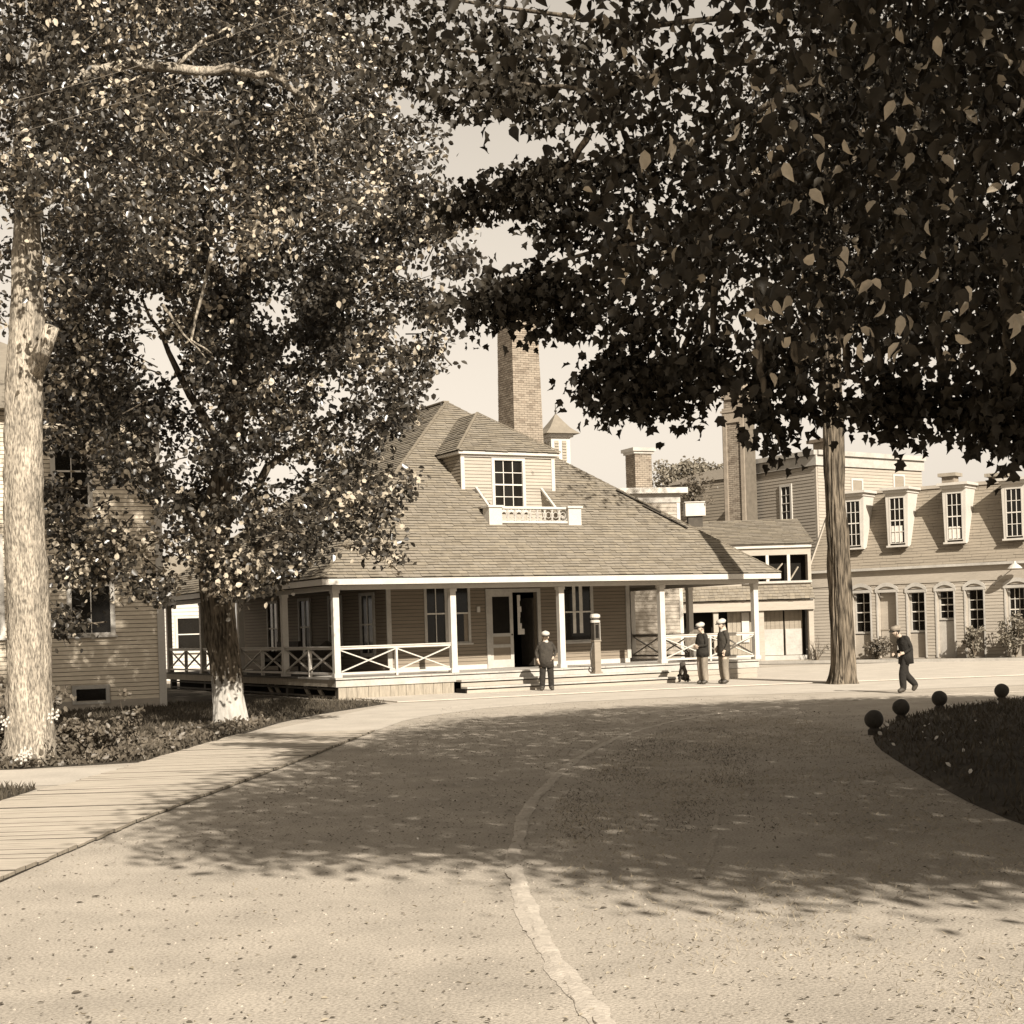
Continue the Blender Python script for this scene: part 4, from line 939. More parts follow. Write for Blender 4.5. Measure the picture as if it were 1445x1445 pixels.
for pxm, wd in ((1340, .5), (1408, .6)):
    s = mp(pxm, 676, -1.6)[0]; B1('roof_chimney', 'brick', mans, MF, s - wd / 2, s + wd / 2, -1.9, -1.4, mt_ - .1, mp(pxm, 673, -1.6)[1]); B1('chimney_cap', 'greywood', mans, MF, s - wd / 2 - .12, s + wd / 2 + .12, -2.02, -1.28, mp(pxm, 673, -1.6)[1] + .004, mp(pxm, 668, -1.6)[1])
# bracket lamp on the wall and a small iron hook
s, z = mp(1405, 826); s2, z2 = mp(1432, 800, .5)
la = MB().tube([MF(s, 0, z), MF(s, .25, z + .05), MF((s + s2) / 2, .45, (z + z2) / 2), MF(s2, .5, z2)], [.02] * 4, 6).build('lamp_bracket', 'cream', mans)
MB().lathe(MF(s2, .5, z2 - .06), [(.28, 0), (.2, .1), (.06, .2), (.05, .28)], 14).build('lamp_shade', 'white', la)
# terrace edge in front
sheet('terrace', [tuple((Vector(MO) + MF(a, b, 0)).xy) for a, b in ((-1.5, 2.4), (ML, 2.4), (ML, .1), (-1.5, .1))], .09, 'soil2', thick=.08)
sheet('terrace_kerb', [tuple((Vector(MO) + MF(a, b, 0)).xy) for a, b in ((-1.5, 2.62), (ML, 2.62), (ML, 2.42), (-1.5, 2.42))], .14, 'cream', thick=.12)

# ================================================================== TREES
def trunk_mesh(name, pts, radii, mt, parent, n=40, step=.12, ridge=.06, freq=(7, 1.0), seed=0, flare=0, mats=None, band=None, furrow=1.0):
    """tapered trunk with furrowed bark relief"""
    P = [Vector(p) for p in pts]; S = [0]
    for a, b in zip(P, P[1:]): S.append(S[-1] + (b - a).length)
    N = max(4, int(S[-1] / step)); verts = []; faces = []; mi = []
    def pos(t):
        for i in range(len(S) - 1):
            if t <= S[i + 1] or i == len(S) - 2:
                k = (t - S[i]) / (S[i + 1] - S[i]); k2 = k
                p0, p1, p2, p3 = P[max(i - 1, 0)], P[i], P[i + 1], P[min(i + 2, len(P) - 1)]
                q = .5 * ((2 * p1) + (p2 - p0) * k + (2 * p0 - 5 * p1 + 4 * p2 - p3) * k * k + (-p0 + 3 * p1 - 3 * p2 + p3) * k ** 3)
                return q, radii[i] + (radii[i + 1] - radii[i]) * k
    for i in range(N + 1):
        t = S[-1] * i / N; c, r = pos(t)
        for k in range(n):
            th = 2 * math.pi * k / n; u = Vector((math.cos(th), math.sin(th), 0))
            q = Vector((math.cos(th) * freq[0] * .5 + seed, math.sin(th) * freq[0] * .5, c.z * freq[1]))
            rg = abs(noise.noise(q)) * 2 - .5 + .5 * noise.noise(q * 2.3)
            lump = noise.noise(Vector((math.cos(th) + seed, math.sin(th), c.z * .7))) * .09
            fl = 0
            if flare and t < 1.0: fl = flare * (1 - t) ** 2.2 * (1 + .7 * math.cos(th * 4 + seed + .6) + .4 * math.cos(th * 7 + 1))
            verts.append(c + u * (r * (1 + lump + ridge * rg * furrow) + fl))
    for i in range(N):
        zc = (verts[i * n].z + verts[(i + 1) * n].z) / 2
        for k in range(n):
            k2 = (k + 1) % n; faces.append((i * n + k, i * n + k2, (i + 1) * n + k2, (i + 1) * n + k))
            wv = .2 * noise.noise(Vector((k * 40 / n, seed, zc * 5)));
            mi.append(1 if band and band[0] < zc + wv * (2 if zc > .8 else 1) < band[1] else 0)
    faces.append(tuple(range(N * n, N * n + n)))
    mi.append(0); mb = MB(); mb.v = [tuple(v) for v in verts]; mb.f = faces; mb.m = mi
    return mb.build(name, mats or [mt], parent, smooth=True)
def limb(pts, r0, r1, mt, parent, name='limb', n=10):
    pts = [Vector(p) for p in pts]; Q = []
    for i in range(len(pts) - 1):
        for k in range(4): Q.append(pts[i].lerp(pts[i + 1], k / 4) + Vector((noise.noise(pts[i] * 3.1 + Vector((k, 0, 0))), noise.noise(pts[i] * 2.7 + Vector((0, k, 0))), noise.noise(pts[i] * 2.2 + Vector((0, 0, k))))) * min(r0, .12) * (0 if k == 0 and i == 0 else 1))
    Q.append(pts[-1]); m = len(Q)
    return MB().tube(Q, [r0 + (r1 - r0) * i / (m - 1) for i in range(m)], n, wob=.15).build(name, mt, parent, smooth=True)

# --- pale trunk at the left edge with its high crown
PT1 = Vector((-7.06, 22.63, 0))
t1 = thing('pale_trunk_tree', 'big pale barked tree with a sawn limb stub at the left edge', 'tree', PT1)
def rel(v): return Vector(v) - PT1
tp = [rel(at(x_, y_, 22.63)) for x_, y_ in ((43, 1078), (43, 1010), (41, 930), (36, 780), (33, 640), (35, 520), (38, 440), (38, 360), (38, 290), (36, 180), (60, 40), (70, -120))]
tp[0].z = -.05
trunk_mesh('trunk', tp, [.33, .325, .31, .29, .268, .262, .235, .21, .17, .15, .13, .08], 'bark_p', t1, n=72, step=.07, ridge=.075, freq=(9, 2.6), seed=3, flare=.13)
MB().tube([rel(at(44, 528, 22.6)), rel(at(56, 505, 22.5)), rel(at(66, 483, 22.45)), rel(at(74, 460, 22.4))], [.17, .14, .115, .1], 14, wob=.12).build('stub', 'bark_p', t1, smooth=True)
limb([rel(at(38, 180, 22.6)), rel(at(110, 110, 23)), rel(at(180, 92, 23.4)), rel(at(300, 96, 23.8)), rel(at(385, 102, 24)), rel(at(430, 140, 24.2)), rel(at(460, 200, 24.4))], .11, .03, 'bark_p', t1)
limb([rel(at(383, 100, 24)), rel(at(395, 70, 24)), rel(at(402, 40, 24))], .05, .025, 'bark_p', t1); limb([rel(at(250, 92, 23.6)), rel(at(290, 55, 23.7)), rel(at(330, 35, 23.9))], .035, .015, 'bark_p', t1)
limb([rel(at(38, 300, 22.6)), rel(at(140, 250, 23.4)), rel(at(185, 265, 22.3)), rel(at(215, 315, 21.8))], .045, .02, 'bark_p', t1)
ENV_L = [(-200, 520), (0, 505), (60, 545), (130, 585), (200, 625), (260, 628), (320, 640), (400, 645), (470, 632), (530, 615), (570, 590), (610, 560), (650, 525), (690, 560), (725, 568), (760, 545), (790, 480), (815, 400), (840, 330)]
def clumps(n, fx, fy, dmid, dhalf, keep, scale=1.1, thr=-.12, seed=0):
    o = []
    tries = 0
    while len(o) < n and tries < n * 60:
        tries += 1; x_, y_ = random.uniform(*fx), random.uniform(*fy)
        if not keep(x_, y_): continue
        d = dmid + random.uniform(-1, 1) * dhalf; p_ = at(x_, y_, d)
        if noise.noise(p_ * scale + Vector((seed, 0, 0))) + .5 * noise.noise(p_ * scale * 2.4) < thr: continue
        o.append(p_)
    return o
c1 = clumps(560, (-220, 560), (-330, 420), 23.6, 2.6, lambda x_, y_: x_ < lerp_table(ENV_L, y_) - 30 and y_ < 400 - max(0, 70 - x_) * 2.2 - x_ * .25 + 40, .75, .08, 5)
c1 += [at(random.uniform(-60, 190), random.uniform(-60, 285), random.uniform(20.6, 21.8)) for _ in range(75)] + [at(random.uniform(-60, 20), random.uniform(250, 470), random.uniform(22, 24)) for _ in range(14)]
c1 = [p_ for p_ in c1 if not (p_.y < 24.3 and 165 < proj(p_)[0] < 445 and 62 < proj(p_)[1] < 128)]
sprays('crown', [rel(p_) for p_ in c1], lambda c: (0, 0, c.z - .6), 48, .75, .12, .07, .125, OVAL, 'leaf_l', t1, .6, pale=.16, patchy=.75)
# --- whitewashed tree
PT2 = Vector((-5.59, 30.6, 0))
t2 = thing('whitewashed_tree', 'leafy tree with dark trunk whitewashed at the foot beside the boardwalk', 'tree', PT2)
def rel2(v): return Vector(v) - PT2
tp = [rel2(at(x_, y_, 30.6)) for x_, y_ in ((325, 1027), (322, 985), (318, 940), (312, 890), (306, 830), (302, 780), (310, 700), (335, 560), (345, 400), (350, 200), (350, 20))]
tp[0].z = -.05
trunk_mesh('trunk', tp, [.31, .3, .3, .31, .32, .31, .25, .18, .13, .09, .05], 'bark_d', t2, n=80, step=.05, ridge=.09, freq=(8, 1.4), seed=8, flare=.1, mats=['bark_d', 'lime'], band=(-1, .92))
for pts in (((306, 800), (250, 700), (190, 620), (120, 600)), ((310, 760), (380, 660), (450, 600), (530, 560)), ((320, 650), (250, 520), (200, 420)), ((335, 560), (430, 450), (540, 380)), ((345, 430), (260, 330), (180, 290)), ((348, 330), (440, 230), (520, 190)), ((305, 830), (345, 790), (380, 760), (420, 740))):
    limb([rel2(at(x_, y_, 30.6 + random.uniform(-1.2, .6) * i)) for i, (x_, y_) in enumerate(pts)], .11, .02, 'bark_d', t2)
for pts in (((300, 350), (270, 480), (300, 500)), ((330, 190), (335, 230), (350, 250)), ((440, 190), (445, 230), (455, 260)), ((230, 430), (250, 460), (290, 505))):
    limb([rel2(at(x_, y_, 27.2)) for x_, y_ in pts], .035, .012, 'bark_p', t2, 'twig', 6)
LOWB = [(-50, 470), (60, 600), (75, 690), (110, 715), (160, 690), (240, 745), (300, 775), (420, 790), (500, 770), (560, 760), (640, 640)]
def keep2(x_, y_):
    if x_ < 140 and 625 < y_ < 722: return False
    return 60 + random.uniform(0, 30) < x_ < lerp_table(ENV_L, y_) - 14 and y_ < lerp_table(LOWB, x_) - 8
c2 = clumps(1300, (40, 660), (-120, 850), 30.2, 2.9, keep2, .75, .01, 1)
for (x_, y_, r_, k_) in ((110, 800, 34, 13), (85, 868, 16, 6), (205, 818, 22, 8), (150, 760, 30, 9), (70, 690, 20, 5), (240, 775, 25, 6), (95, 740, 25, 6), (355, 800, 40, 16), (410, 800, 26, 8), (300, 810, 25, 8), (540, 770, 16, 4), (640, 310, 14, 6), (650, 370, 12, 5), (572, 690, 10, 3)):
    c2 += [at(x_ + random.gauss(0, r_ * .6), y_ + random.gauss(0, r_ * .5), 28.6 + random.uniform(-1, 1)) for _ in range(k_)]
sprays('crown', [rel2(p_) for p_ in c2], lambda c: (0, 0, c.z - .5), 60, .8, .125, .085, .145, OVAL, 'leaf_l', t2, .5, 1.15, .16, .75)

# --- ridged trunk beside the walk at the right; crown high above
PT3 = Vector((8.79, 41.77, 0))
t3 = thing('ridged_trunk_tree', 'straight tree with deeply ridged bark standing in the pale walk', 'tree', PT3)
def rel3(v): return Vector(v) - PT3
tp = [rel3(at(x_, y_, 41.77)) for x_, y_ in ((1189, 967), (1189, 930), (1187, 860), (1182, 760), (1178, 680), (1175, 600), (1172, 500), (1170, 330), (1168, 120))]
tp[0].z = -.04
trunk_mesh('trunk', tp, [.30, .285, .27, .26, .255, .26, .24, .16, .07], 'bark_m', t3, n=90, step=.09, ridge=.26, freq=(19, .5), seed=2, flare=.13)
c3 = [PT3 + Vector((random.gauss(1.2, 1.7), random.gauss(.8, 1.7), random.uniform(11, 17.5))) for _ in range(330)]
for k in range(7):
    a = k * .9; limb([(-.2, 0, 8.6 + k * .6), (1 + 1.2 * math.cos(a), 1.2 * math.sin(a), 11 + k * .7), (1.2 + 2.6 * math.cos(a), .8 + 2.4 * math.sin(a), 12 + k * .7)], .12, .03, 'bark_m', t3)
foliage('crown', [rel3(p_) for p_ in c3], 60, .42, .1, .17, MAPLE, 'leaf', t3, .6)

# --- far tree between the chimneys
pf_ = at(962, 690, 96); ft = thing('far_tree', 'pale round topped tree far behind between the two brick chimneys', 'tree', (pf_.x, pf_.y, 0))
limb([(0, 0, 0), (.1, 0, 4), (0, .1, pf_.z)], .25, .1, 'bark_m', ft, 'trunk')
cf = [Vector((random.gauss(0, 1.0) * (1.15 - .35 * k_), random.gauss(0, 1), pf_.z - 1.4 + 2.9 * k_)) for k_ in [random.random() ** 1.3 for _ in range(210)]] + [Vector((random.uniform(.8, 2.6), 0, pf_.z + random.uniform(.5, 1.3))) for _ in range(26)]
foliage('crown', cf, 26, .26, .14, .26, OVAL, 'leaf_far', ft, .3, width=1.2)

# --- near maple: trunk off to the right of the view, boughs reaching over the drive
PT4 = Vector((10.2, 11.5, 0))
t4 = thing('maple_tree', 'dark maple overhanging the drive from the upper right, big leaves', 'tree', PT4)
def rel4(v): return Vector(v) - PT4
trunk_mesh('trunk', [(0, 0, -.05), (0, 0, 1), (-.1, .1, 3), (-.2, .2, 5), (-.2, .2, 7.5), (0, .3, 10)], [.5, .42, .4, .36, .25, .1], 'bark_d', t4, n=40, step=.15, ridge=.08, seed=6, flare=.2)
# lower edge of the boughs as it hangs (angle across the view -> angle up), from drooping tips
LOW4 = [(470, -60), (500, 60), (545, 110), (610, 150), (690, 160), (760, 190), (840, 330), (900, 480), (960, 520), (1040, 500), (1085, 545), (1150, 560), (1220, 520), (1260, 550), (1330, 550), (1400, 540), (1445, 595), (1600, 660)]
ENVX = [(470, 1.0), (1445, 1.0)]
HOLES = [(690, 195, 84, 46), (700, 312, 60, 38), (945, 225, 42, 26), (1000, 470, 26, 30), (1045, 565, 46, 44), (835, 250, 40, 36), (1300, 520, 18, 16), (900, 440, 26, 12), (1145, 600, 16, 40), (1235, 590, 20, 25)]
SH = [(-3.2, 13.9), (-2.4, 12.6), (-.8, 12.5), (.9, 10.6), (2.2, 10.1), (6, 9.6), (12, 9), (15, 14), (14, 26), (10, 33), (5, 33.5), (1.5, 32.5), (-1, 30.5), (-2.2, 27), (-2.9, 21), (-3.4, 17)]
kx, ky = 1 / math.tan(SUN_EL) * math.sin(SUN_AZ), 1 / math.tan(SUN_EL) * math.cos(SUN_AZ)
vis, hid = [], []
tries = 0
while len(vis) + len(hid) < 4400 and tries < 170000:
    tries += 1
    xs, ds = random.uniform(-3.4, 15), random.uniform(9, 34)
    if not inside(SH, xs, ds): continue
    edge_n = noise.noise(Vector((xs * .7, ds * .5, 4)))
    z = random.uniform(3.6, 9.8); p_ = Vector((xs + kx * z, ds - ky * z, z))
    if p_.y < -6: continue
    if p_.y > .8:
        q = proj(p_); m = 2300 / p_.y
        if -m < q[0] < 1445 + m and q[1] > -m:
            lo = lerp_table(LOW4, q[0])
            if q[0] < 660 or q[1] > lo - 8 - 520 / p_.y: continue
            if any(((q[0] - a) / c) ** 2 + ((q[1] - b) / d) ** 2 < 1 for a, b, c, d in HOLES): continue
            if q[0] < 860 and noise.noise(p_ * .8) < -.1: continue
            if p_.y < 8: continue
            vis.append(p_); continue
    elif p_.z < 3.4: continue
    if noise.noise(Vector((xs * .9, ds * .7, 9))) < -.62: continue
    hid.append(p_)
# boughs that reach into the open sky: (start) -> (tip), with radius
BOUGH = [((900, 110, 15), (520, 60, 16.5), .5, .22, 46), ((900, 40, 15), (500, -10, 17), .5, .3, 40), ((860, 130, 14), (610, 125, 15), .26, .12, 26), ((980, 200, 14), (610, 285, 16), .42, .14, 52), ((980, 320, 13.5), (640, 425, 15.5), .4, .2, 60),
         ((820, 400, 14.5), (690, 445, 15.5), .2, .12, 16), ((860, 430, 14.5), (735, 462, 15), .2, .08, 12), ((960, 430, 14), (810, 545, 15), .3, .12, 30), ((960, 500, 14), (850, 572, 14.5), .2, .09, 22), ((980, 520, 14), (955, 582, 14), .14, .05, 8), ((900, 540, 14.5), (925, 575, 14), .14, .05, 8),
         ((1005, 470, 13.5), (992, 540, 13.5), .18, .1, 12), ((1075, 480, 13), (1090, 560, 13), .16, .08, 12), ((1080, 560, 12.5), (1100, 628, 12.3), .12, .05, 7), ((1130, 550, 12.5), (1148, 585, 12.5), .12, .06, 6), ((1200, 530, 12), (1240, 585, 12), .12, .05, 7), ((1250, 550, 12), (1290, 600, 12), .2, .09, 18), ((1330, 545, 12), (1345, 592, 12), .2, .1, 14), ((1390, 560, 12), (1385, 592, 12), .15, .08, 8), ((1440, 580, 11), (1445, 645, 11), .16, .09, 14), ((850, 280, 14.5), (770, 320, 15), .2, .1, 14), ((800, 240, 14.5), (720, 265, 15.5), .22, .1, 16), ((1420, 480, 11), (1420, 575, 11), .3, .15, 16)]
bt = []
for A_, B_, r0, r1, k_ in BOUGH:
    a, b = at(*A_), at(*B_); limb([rel4(a + (a - b) * .4 + Vector((0, 0, .3))), rel4(a), rel4((a + b) / 2 + Vector((0, 0, .06))), rel4(b)], .035, .008, 'bark_d', t4, 'bough', 6)
    for _ in range(k_):
        t_ = random.random(); r = r0 + (r1 - r0) * t_; bt.append(a.lerp(b, t_) + Vector((random.gauss(0, .5), random.gauss(0, .7), random.gauss(-.35, .45))) * r)
for a in range(9):
    th = a * .7 + .3; L_ = 6.5
    limb([(-.2, .2, 3.6 + a * .5), (L_ * .4 * math.cos(th), L_ * .4 * math.sin(th), 5.2 + a * .45), (L_ * math.cos(th), L_ * math.sin(th), 6 + a * .4)], .16, .03, 'bark_d', t4)
foliage('foliage', [rel4(p_) for p_ in vis], 24, .3, .08, .125, LONG, 'leaf', t4, 1.1, kind='stuff', pale=.03, width=1.15)
foliage('foliage', [rel4(p_) for p_ in vis], 22, .3, .075, .12, MAPLE, 'leaf', t4, 1.1, kind='stuff', pale=.02)
foliage('foliage', [rel4(p_) for p_ in bt], 19, .13, .075, .12, MAPLE, 'leaf', t4, 1.2, kind='stuff')
foliage('foliage', [rel4(p_) for p_ in hid], 50, .42, .1, .155, LONG, 'leaf', t4, .8, kind='stuff', width=1.35)
# the leaves that hang nearest are leaves one by one
shapes = []
for k in range(6):
    me = leaf_mesh('leaf', np.zeros((1, 3)), np.array([[0, 0, -1.0]]), np.array([[0, -1.0, .2]]), np.array([.08 + .006 * k]), MAPLE if k == 3 else LONG, 'leaf_lit' if k > 3 else 'leaf'); shapes.append(me)
near = 0
while near < 240:
    x_, y_ = random.uniform(1040, 1450), random.uniform(-10, 560)
    d = random.uniform(8, 11); p_ = at(x_, y_, d)
    if y_ > lerp_table(LOW4, x_) - 40: continue
    o = bpy.data.objects.new('leaf', random.choice(shapes)); COL.objects.link(o); o.parent = t4
    o.location = rel4(p_); o.rotation_euler = (random.gauss(0, .5), random.gauss(0, .6), random.uniform(-1.5, 1.5)); near += 1

# ================================================================== SHRUBS
def shrub(name, label, base, h, wd, ncl, per, ls, mt, twigs=8, group=None, flat=.4):
    t = thing(name, label, 'shrub', base, 0, group); tips = []
    for k in range(twigs):
        a = random.uniform(0, 6.28); q = Vector((math.cos(a) * wd * random.uniform(.3, 1), math.sin(a) * wd * random.uniform(.2, .7), h * random.uniform(.6, 1.05))); tips.append(q)
        MB().tube([(0, 0, 0), q * .5 + Vector((random.gauss(0, .05), 0, .06)), q], [.018, .012, .005], 5).build('stem', 'bark_m', t)
    if ncl:
        cl = [random.choice(tips) * random.uniform(.35, 1.05) + Vector((random.gauss(0, wd * .25), random.gauss(0, wd * .25), random.gauss(0, h * .1))) for _ in range(ncl)]
        for c in cl: c.z = max(.05, c.z)
        foliage('foliage', cl, per, wd * .14, ls[0], ls[1], OVAL, mt, t, flat)
    return t
def g3(px, py): q = gr(px, py); return (q[0], q[1], 0)
shrub('flowering_shrub', 'dark leafy flowering shrub at the foot of the pale trunk, left edge', g3(5, 1075), 1.0, .85, 52, 40, (.06, .12), 'leaf_s', 14)
fl = MB()
for (x_, y_) in ((5, 1020), (32, 1068), (38, 1064), (76, 1010)):
    c = at(x_, y_, 21.7)
    for k in range(14):
        a = k * .9; q = c + Vector((math.cos(a) * .035 * (1 + k % 3), random.uniform(-.05, .05), math.sin(a) * .03 * (1 + k % 3))); fl.poly([q + Vector((-.018, 0, -.012)), q + Vector((.018, -.01, -.012)), q + Vector((.012, 0, .018)), q + Vector((-.012, .01, .018))])
fb = bpy.data.objects['flowering_shrub']; fo = fl.build('blossom', 'white', fb); fo.location = -fb.location
shrub('leafy_shrub', 'tall leafy shrub growing between the pale trunk and the cellar window', g3(135, 1072), 0.62, .6, 22, 34, (.05, .11), 'leaf_s', 16)
shrub('small_shrub', 'small loose shrub below the house corner', g3(182, 1060), .8, .3, 10, 24, (.05, .1), 'leaf_s', 6)
shrub('bare_shrub', 'bare twiggy bush left of the ridged trunk by the right building', (mp(1152, 925, 1.2) and (Vector(MO) + MF(.8, 1.3, 0)).to_tuple()), 1.1, .55, 5, 10, (.05, .1), 'leaf_s', 16)
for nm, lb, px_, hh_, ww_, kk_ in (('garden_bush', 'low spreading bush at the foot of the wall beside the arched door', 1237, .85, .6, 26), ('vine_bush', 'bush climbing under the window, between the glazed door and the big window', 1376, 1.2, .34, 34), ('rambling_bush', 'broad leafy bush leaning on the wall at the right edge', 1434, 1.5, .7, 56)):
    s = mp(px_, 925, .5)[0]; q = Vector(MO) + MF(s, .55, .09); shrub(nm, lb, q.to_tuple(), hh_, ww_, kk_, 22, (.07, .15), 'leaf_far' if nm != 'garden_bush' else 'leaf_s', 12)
pb = lu(979, 727, 2.5); pl_ = Vector(WO) + Vector((pb[0], 2.5, 0)); pz = lu(979, 727, 2.5)[1]
pl = thing('planter_box', 'white wooden planter box standing on the low roof by the white block', 'planter', (pl_.x, pl_.y, pz - .05))
MB().box(ID, -.42, .42, -.4, .4, 0, .56).build('box', 'white', pl); MB().box(ID, -.46, .46, -.44, .44, .562, .6).build('rim', 'white', pl); MB().box(ID, -.3, .3, -.3, .3, -1.2, -.002).build('stand', 'darkwood', pl)
pt = thing('potted_bush', 'dark upright bush growing out of the white planter box', 'bush', (pl_.x, pl_.y, pz + .5))
for k in range(5): MB().tube([(0, 0, 0), (random.gauss(0, .15), random.gauss(0, .1), .5), (random.gauss(0, .3), random.gauss(0, .2), 1.1)], [.02, .015, .006], 5).build('stem', 'bark_d', pt)
foliage('foliage', [Vector((random.gauss(0, .3), random.gauss(0, .25), random.uniform(.1, 1.2))) for _ in range(30)], 24, .14, .09, .16, OVAL, 'leaf_s', pt, .3)

# ================================================================== BALLS ALONG THE LAWN
lab = ['dark stone ball at the tip of the round lawn, frontmost of four', 'dark stone ball, second along the lawn edge from the tip', 'dark stone ball, third along the lawn edge from the tip', 'dark stone ball standing alone at the far edge of the round lawn']
proto = None
for i, (px_, py_) in enumerate(((1234, 1034), (1272, 1015), (1326, 1001), (1414, 989))):
    q = gr(px_, py_, .03)
    if proto is None:
        b_ = thing('stone_ball', lab[0], 'stone ball', (q[0], q[1], .03), 0, 'stone balls edging the round lawn')
        me = bpy.data.meshes.new('ball'); bm = bmesh.new(); bmesh.ops.create_icosphere(bm, subdivisions=4, radius=.142)
        for v in bm.verts: v.co *= 1 + .045 * noise.noise(v.co * 11) ; v.co.z += .2
        for f in bm.faces: f.smooth = True
        bm.to_mesh(me); me.materials.append(M['stone']); newobj('ball', me, b_)
        MB().lathe((0, 0, 0), [(.1, -.05), (.1, .04), (.07, .07), (.07, .1)], 14).build('foot', 'stone', b_); proto = b_
    else:
        b_ = proto.copy(); COL.objects.link(b_); b_.location = (q[0], q[1], .03); b_['label'] = lab[i]; b_.rotation_euler = (0, 0, i * 1.3)
        for ch in list(proto.children): c = ch.copy(); COL.objects.link(c); c.parent = b_

# ================================================================== PEOPLE
def skin_mesh(name, J, E, rad, root, mats, label_fn, parent, sub=2):
    me = bpy.data.meshes.new('tmp'); keys = list(J); me.from_pydata([J[k] for k in keys], [(keys.index(a), keys.index(b)) for a, b in E], [])
    o = bpy.data.objects.new('tmp', me); COL.objects.link(o)
    md = o.modifiers.new('skin', 'SKIN'); md.use_smooth_shade = True
    for i, k in enumerate(keys):
        r = rad[k]; me.skin_vertices[0].data[i].radius = r if isinstance(r, tuple) else (r, r); me.skin_vertices[0].data[i].use_root = (k == root)
    s2 = o.modifiers.new('sub', 'SUBSURF'); s2.levels = sub; s2.render_levels = sub
    dg = bpy.context.evaluated_depsgraph_get(); ev = o.evaluated_get(dg); m2 = bpy.data.meshes.new_from_object(ev); m2.name = name
    bpy.data.objects.remove(o); m2.materials.clear()
    for m in mats: m2.materials.append(M[m])
    segs = [(Vector(J[a]), Vector(J[b]), label_fn(a, b)) for a, b in E]
    for f in m2.polygons:
        c = f.center; best = None
        for a, b, l in segs:
            d = b - a; t = max(0, min(1, (c - a).dot(d) / max(d.length_squared, 1e-9))); dd = (a + d * t - c).length
            if best is None or dd < best[0]: best = (dd, l)
        f.material_index = best[1]; f.use_smooth = True
    ob = newobj(name, m2, parent); return ob
def person(label, base, rz_, h, J0, coat, legs, capm, brim=.1, long=.0, group=None, collar=None, bulk=1.0, headturn=(0, 0)):
    """local frame: facing -y, z up, unit = metres for a 1.75 m figure; J0 overrides joints"""
    k = h / 1.75; t = thing('person', label, 'person', base, rz_, group); t.scale = (k, k, k)
    J = dict(pelvis=(0, 0, .92), waist=(0, .0, 1.08), chest=(0, 0, 1.28), neck=(0, .0, 1.46), head0=(0, -.01, 1.54), head1=(0, -.02, 1.62), head2=(0, -.01, 1.72), nose=(0, -.115, 1.59),
             shL=(.17, 0, 1.40), elL=(.24, .03, 1.14), wrL=(.25, -.04, .90), haL=(.25, -.06, .83), shR=(-.17, 0, 1.40), elR=(-.24, .03, 1.14), wrR=(-.25, -.04, .90), haR=(-.25, -.06, .83),
             hiL=(.09, 0, .88), knL=(.10, -.02, .48), anL=(.10, .02, .08), toL=(.12, -.14, .035), hiR=(-.09, 0, .88), knR=(-.10, -.02, .48), anR=(-.10, .02, .08), toR=(-.12, -.14, .035))
    J.update(J0)
    rad = dict(pelvis=(.15 * bulk, .12), waist=(.15 * bulk, .12), chest=(.18 * bulk, .13), neck=.055, head0=.075, head1=(.08, .095), head2=(.06, .075), nose=.014, shL=.075, elL=.052, wrL=.036, haL=(.04, .022), shR=.075, elR=.052, wrR=.036, haR=(.04, .022),
               hiL=.13, knL=.1, anL=.09, toL=.045, hiR=.13, knR=.1, anR=.09, toR=.045)
    E = [('pelvis', 'waist'), ('waist', 'chest'), ('chest', 'neck'), ('neck', 'head0'), ('head0', 'head1'), ('head1', 'head2'), ('head1', 'nose'), ('chest', 'shL'), ('shL', 'elL'), ('elL', 'wrL'), ('wrL', 'haL'), ('chest', 'shR'), ('shR', 'elR'), ('elR', 'wrR'), ('wrR', 'haR'), ('pelvis', 'hiL'), ('hiL', 'knL'), ('knL', 'anL'), ('anL', 'toL'), ('pelvis', 'hiR'), ('hiR', 'knR'), ('knR', 'anR'), ('anR', 'toR')]
    for s in 'LR':           # five fingers on each hand
        w_, hnd = Vector(J['wr' + s]), Vector(J['ha' + s]); d = (hnd - w_).normalized(); sd = d.cross(Vector((1, 0, 0)));
        sd = sd.normalized() if sd.length > .1 else Vector((0, 1, 0)); pl_n = sd.cross(d)
        for i, ln in enumerate((.07, .085, .09, .08)):
            b_ = hnd + sd * (.03 - .02 * i) + d * .02; n1, n2 = f'f{i}a{s}', f'f{i}b{s}'
            J[n1] = tuple(b_ + d * ln * .5); J[n2] = tuple(b_ + d * ln * .9 + pl_n * .02); rad[n1] = .011; rad[n2] = .009; E += [('ha' + s, n1), (n1, n2)]
        J['th' + s] = tuple(hnd + sd * .06 + d * .02); rad['th' + s] = .012; E.append(('wr' + s, 'th' + s))
    def lab_(a, b):
        if b.startswith(('head', 'nose', 'f', 'th', 'ha')) : return 0
        if b.startswith('to'): return 3
        if b.startswith(('kn', 'an', 'hi')): return 2
        return 1
    body = skin_mesh('body', J, E, rad, 'pelvis', ['skin', coat, legs, 'iron'], lab_, t)
    # jacket: a shell from the collar to below the hips
    c_ = MB(); n = 20; pv, ch, nk, wa = [Vector(J[q]) for q in ('pelvis', 'chest', 'neck', 'waist')]
    rings = [(nk + Vector((0, 0, -.0)), .085, .08), (ch + Vector((0, 0, .1)), .19 * bulk, .13), (ch, .215 * bulk, .155), (wa, .2 * bulk, .16), (pv + Vector((0, 0, .02)), .205 * bulk, .168), (pv + Vector((0, 0, -.13 - long)), .215 * bulk, .178), (pv + Vector((0, 0, -.125 - long)), .19 * bulk, .155)]
    for c, rx_, ry_ in rings:
        for q in range(n): a = 2 * math.pi * q / n; c_.v.append((c.x + rx_ * math.cos(a) * (1 + .03 * math.sin(3 * a)), c.y + ry_ * math.sin(a), c.z + .012 * math.sin(a * 2)))
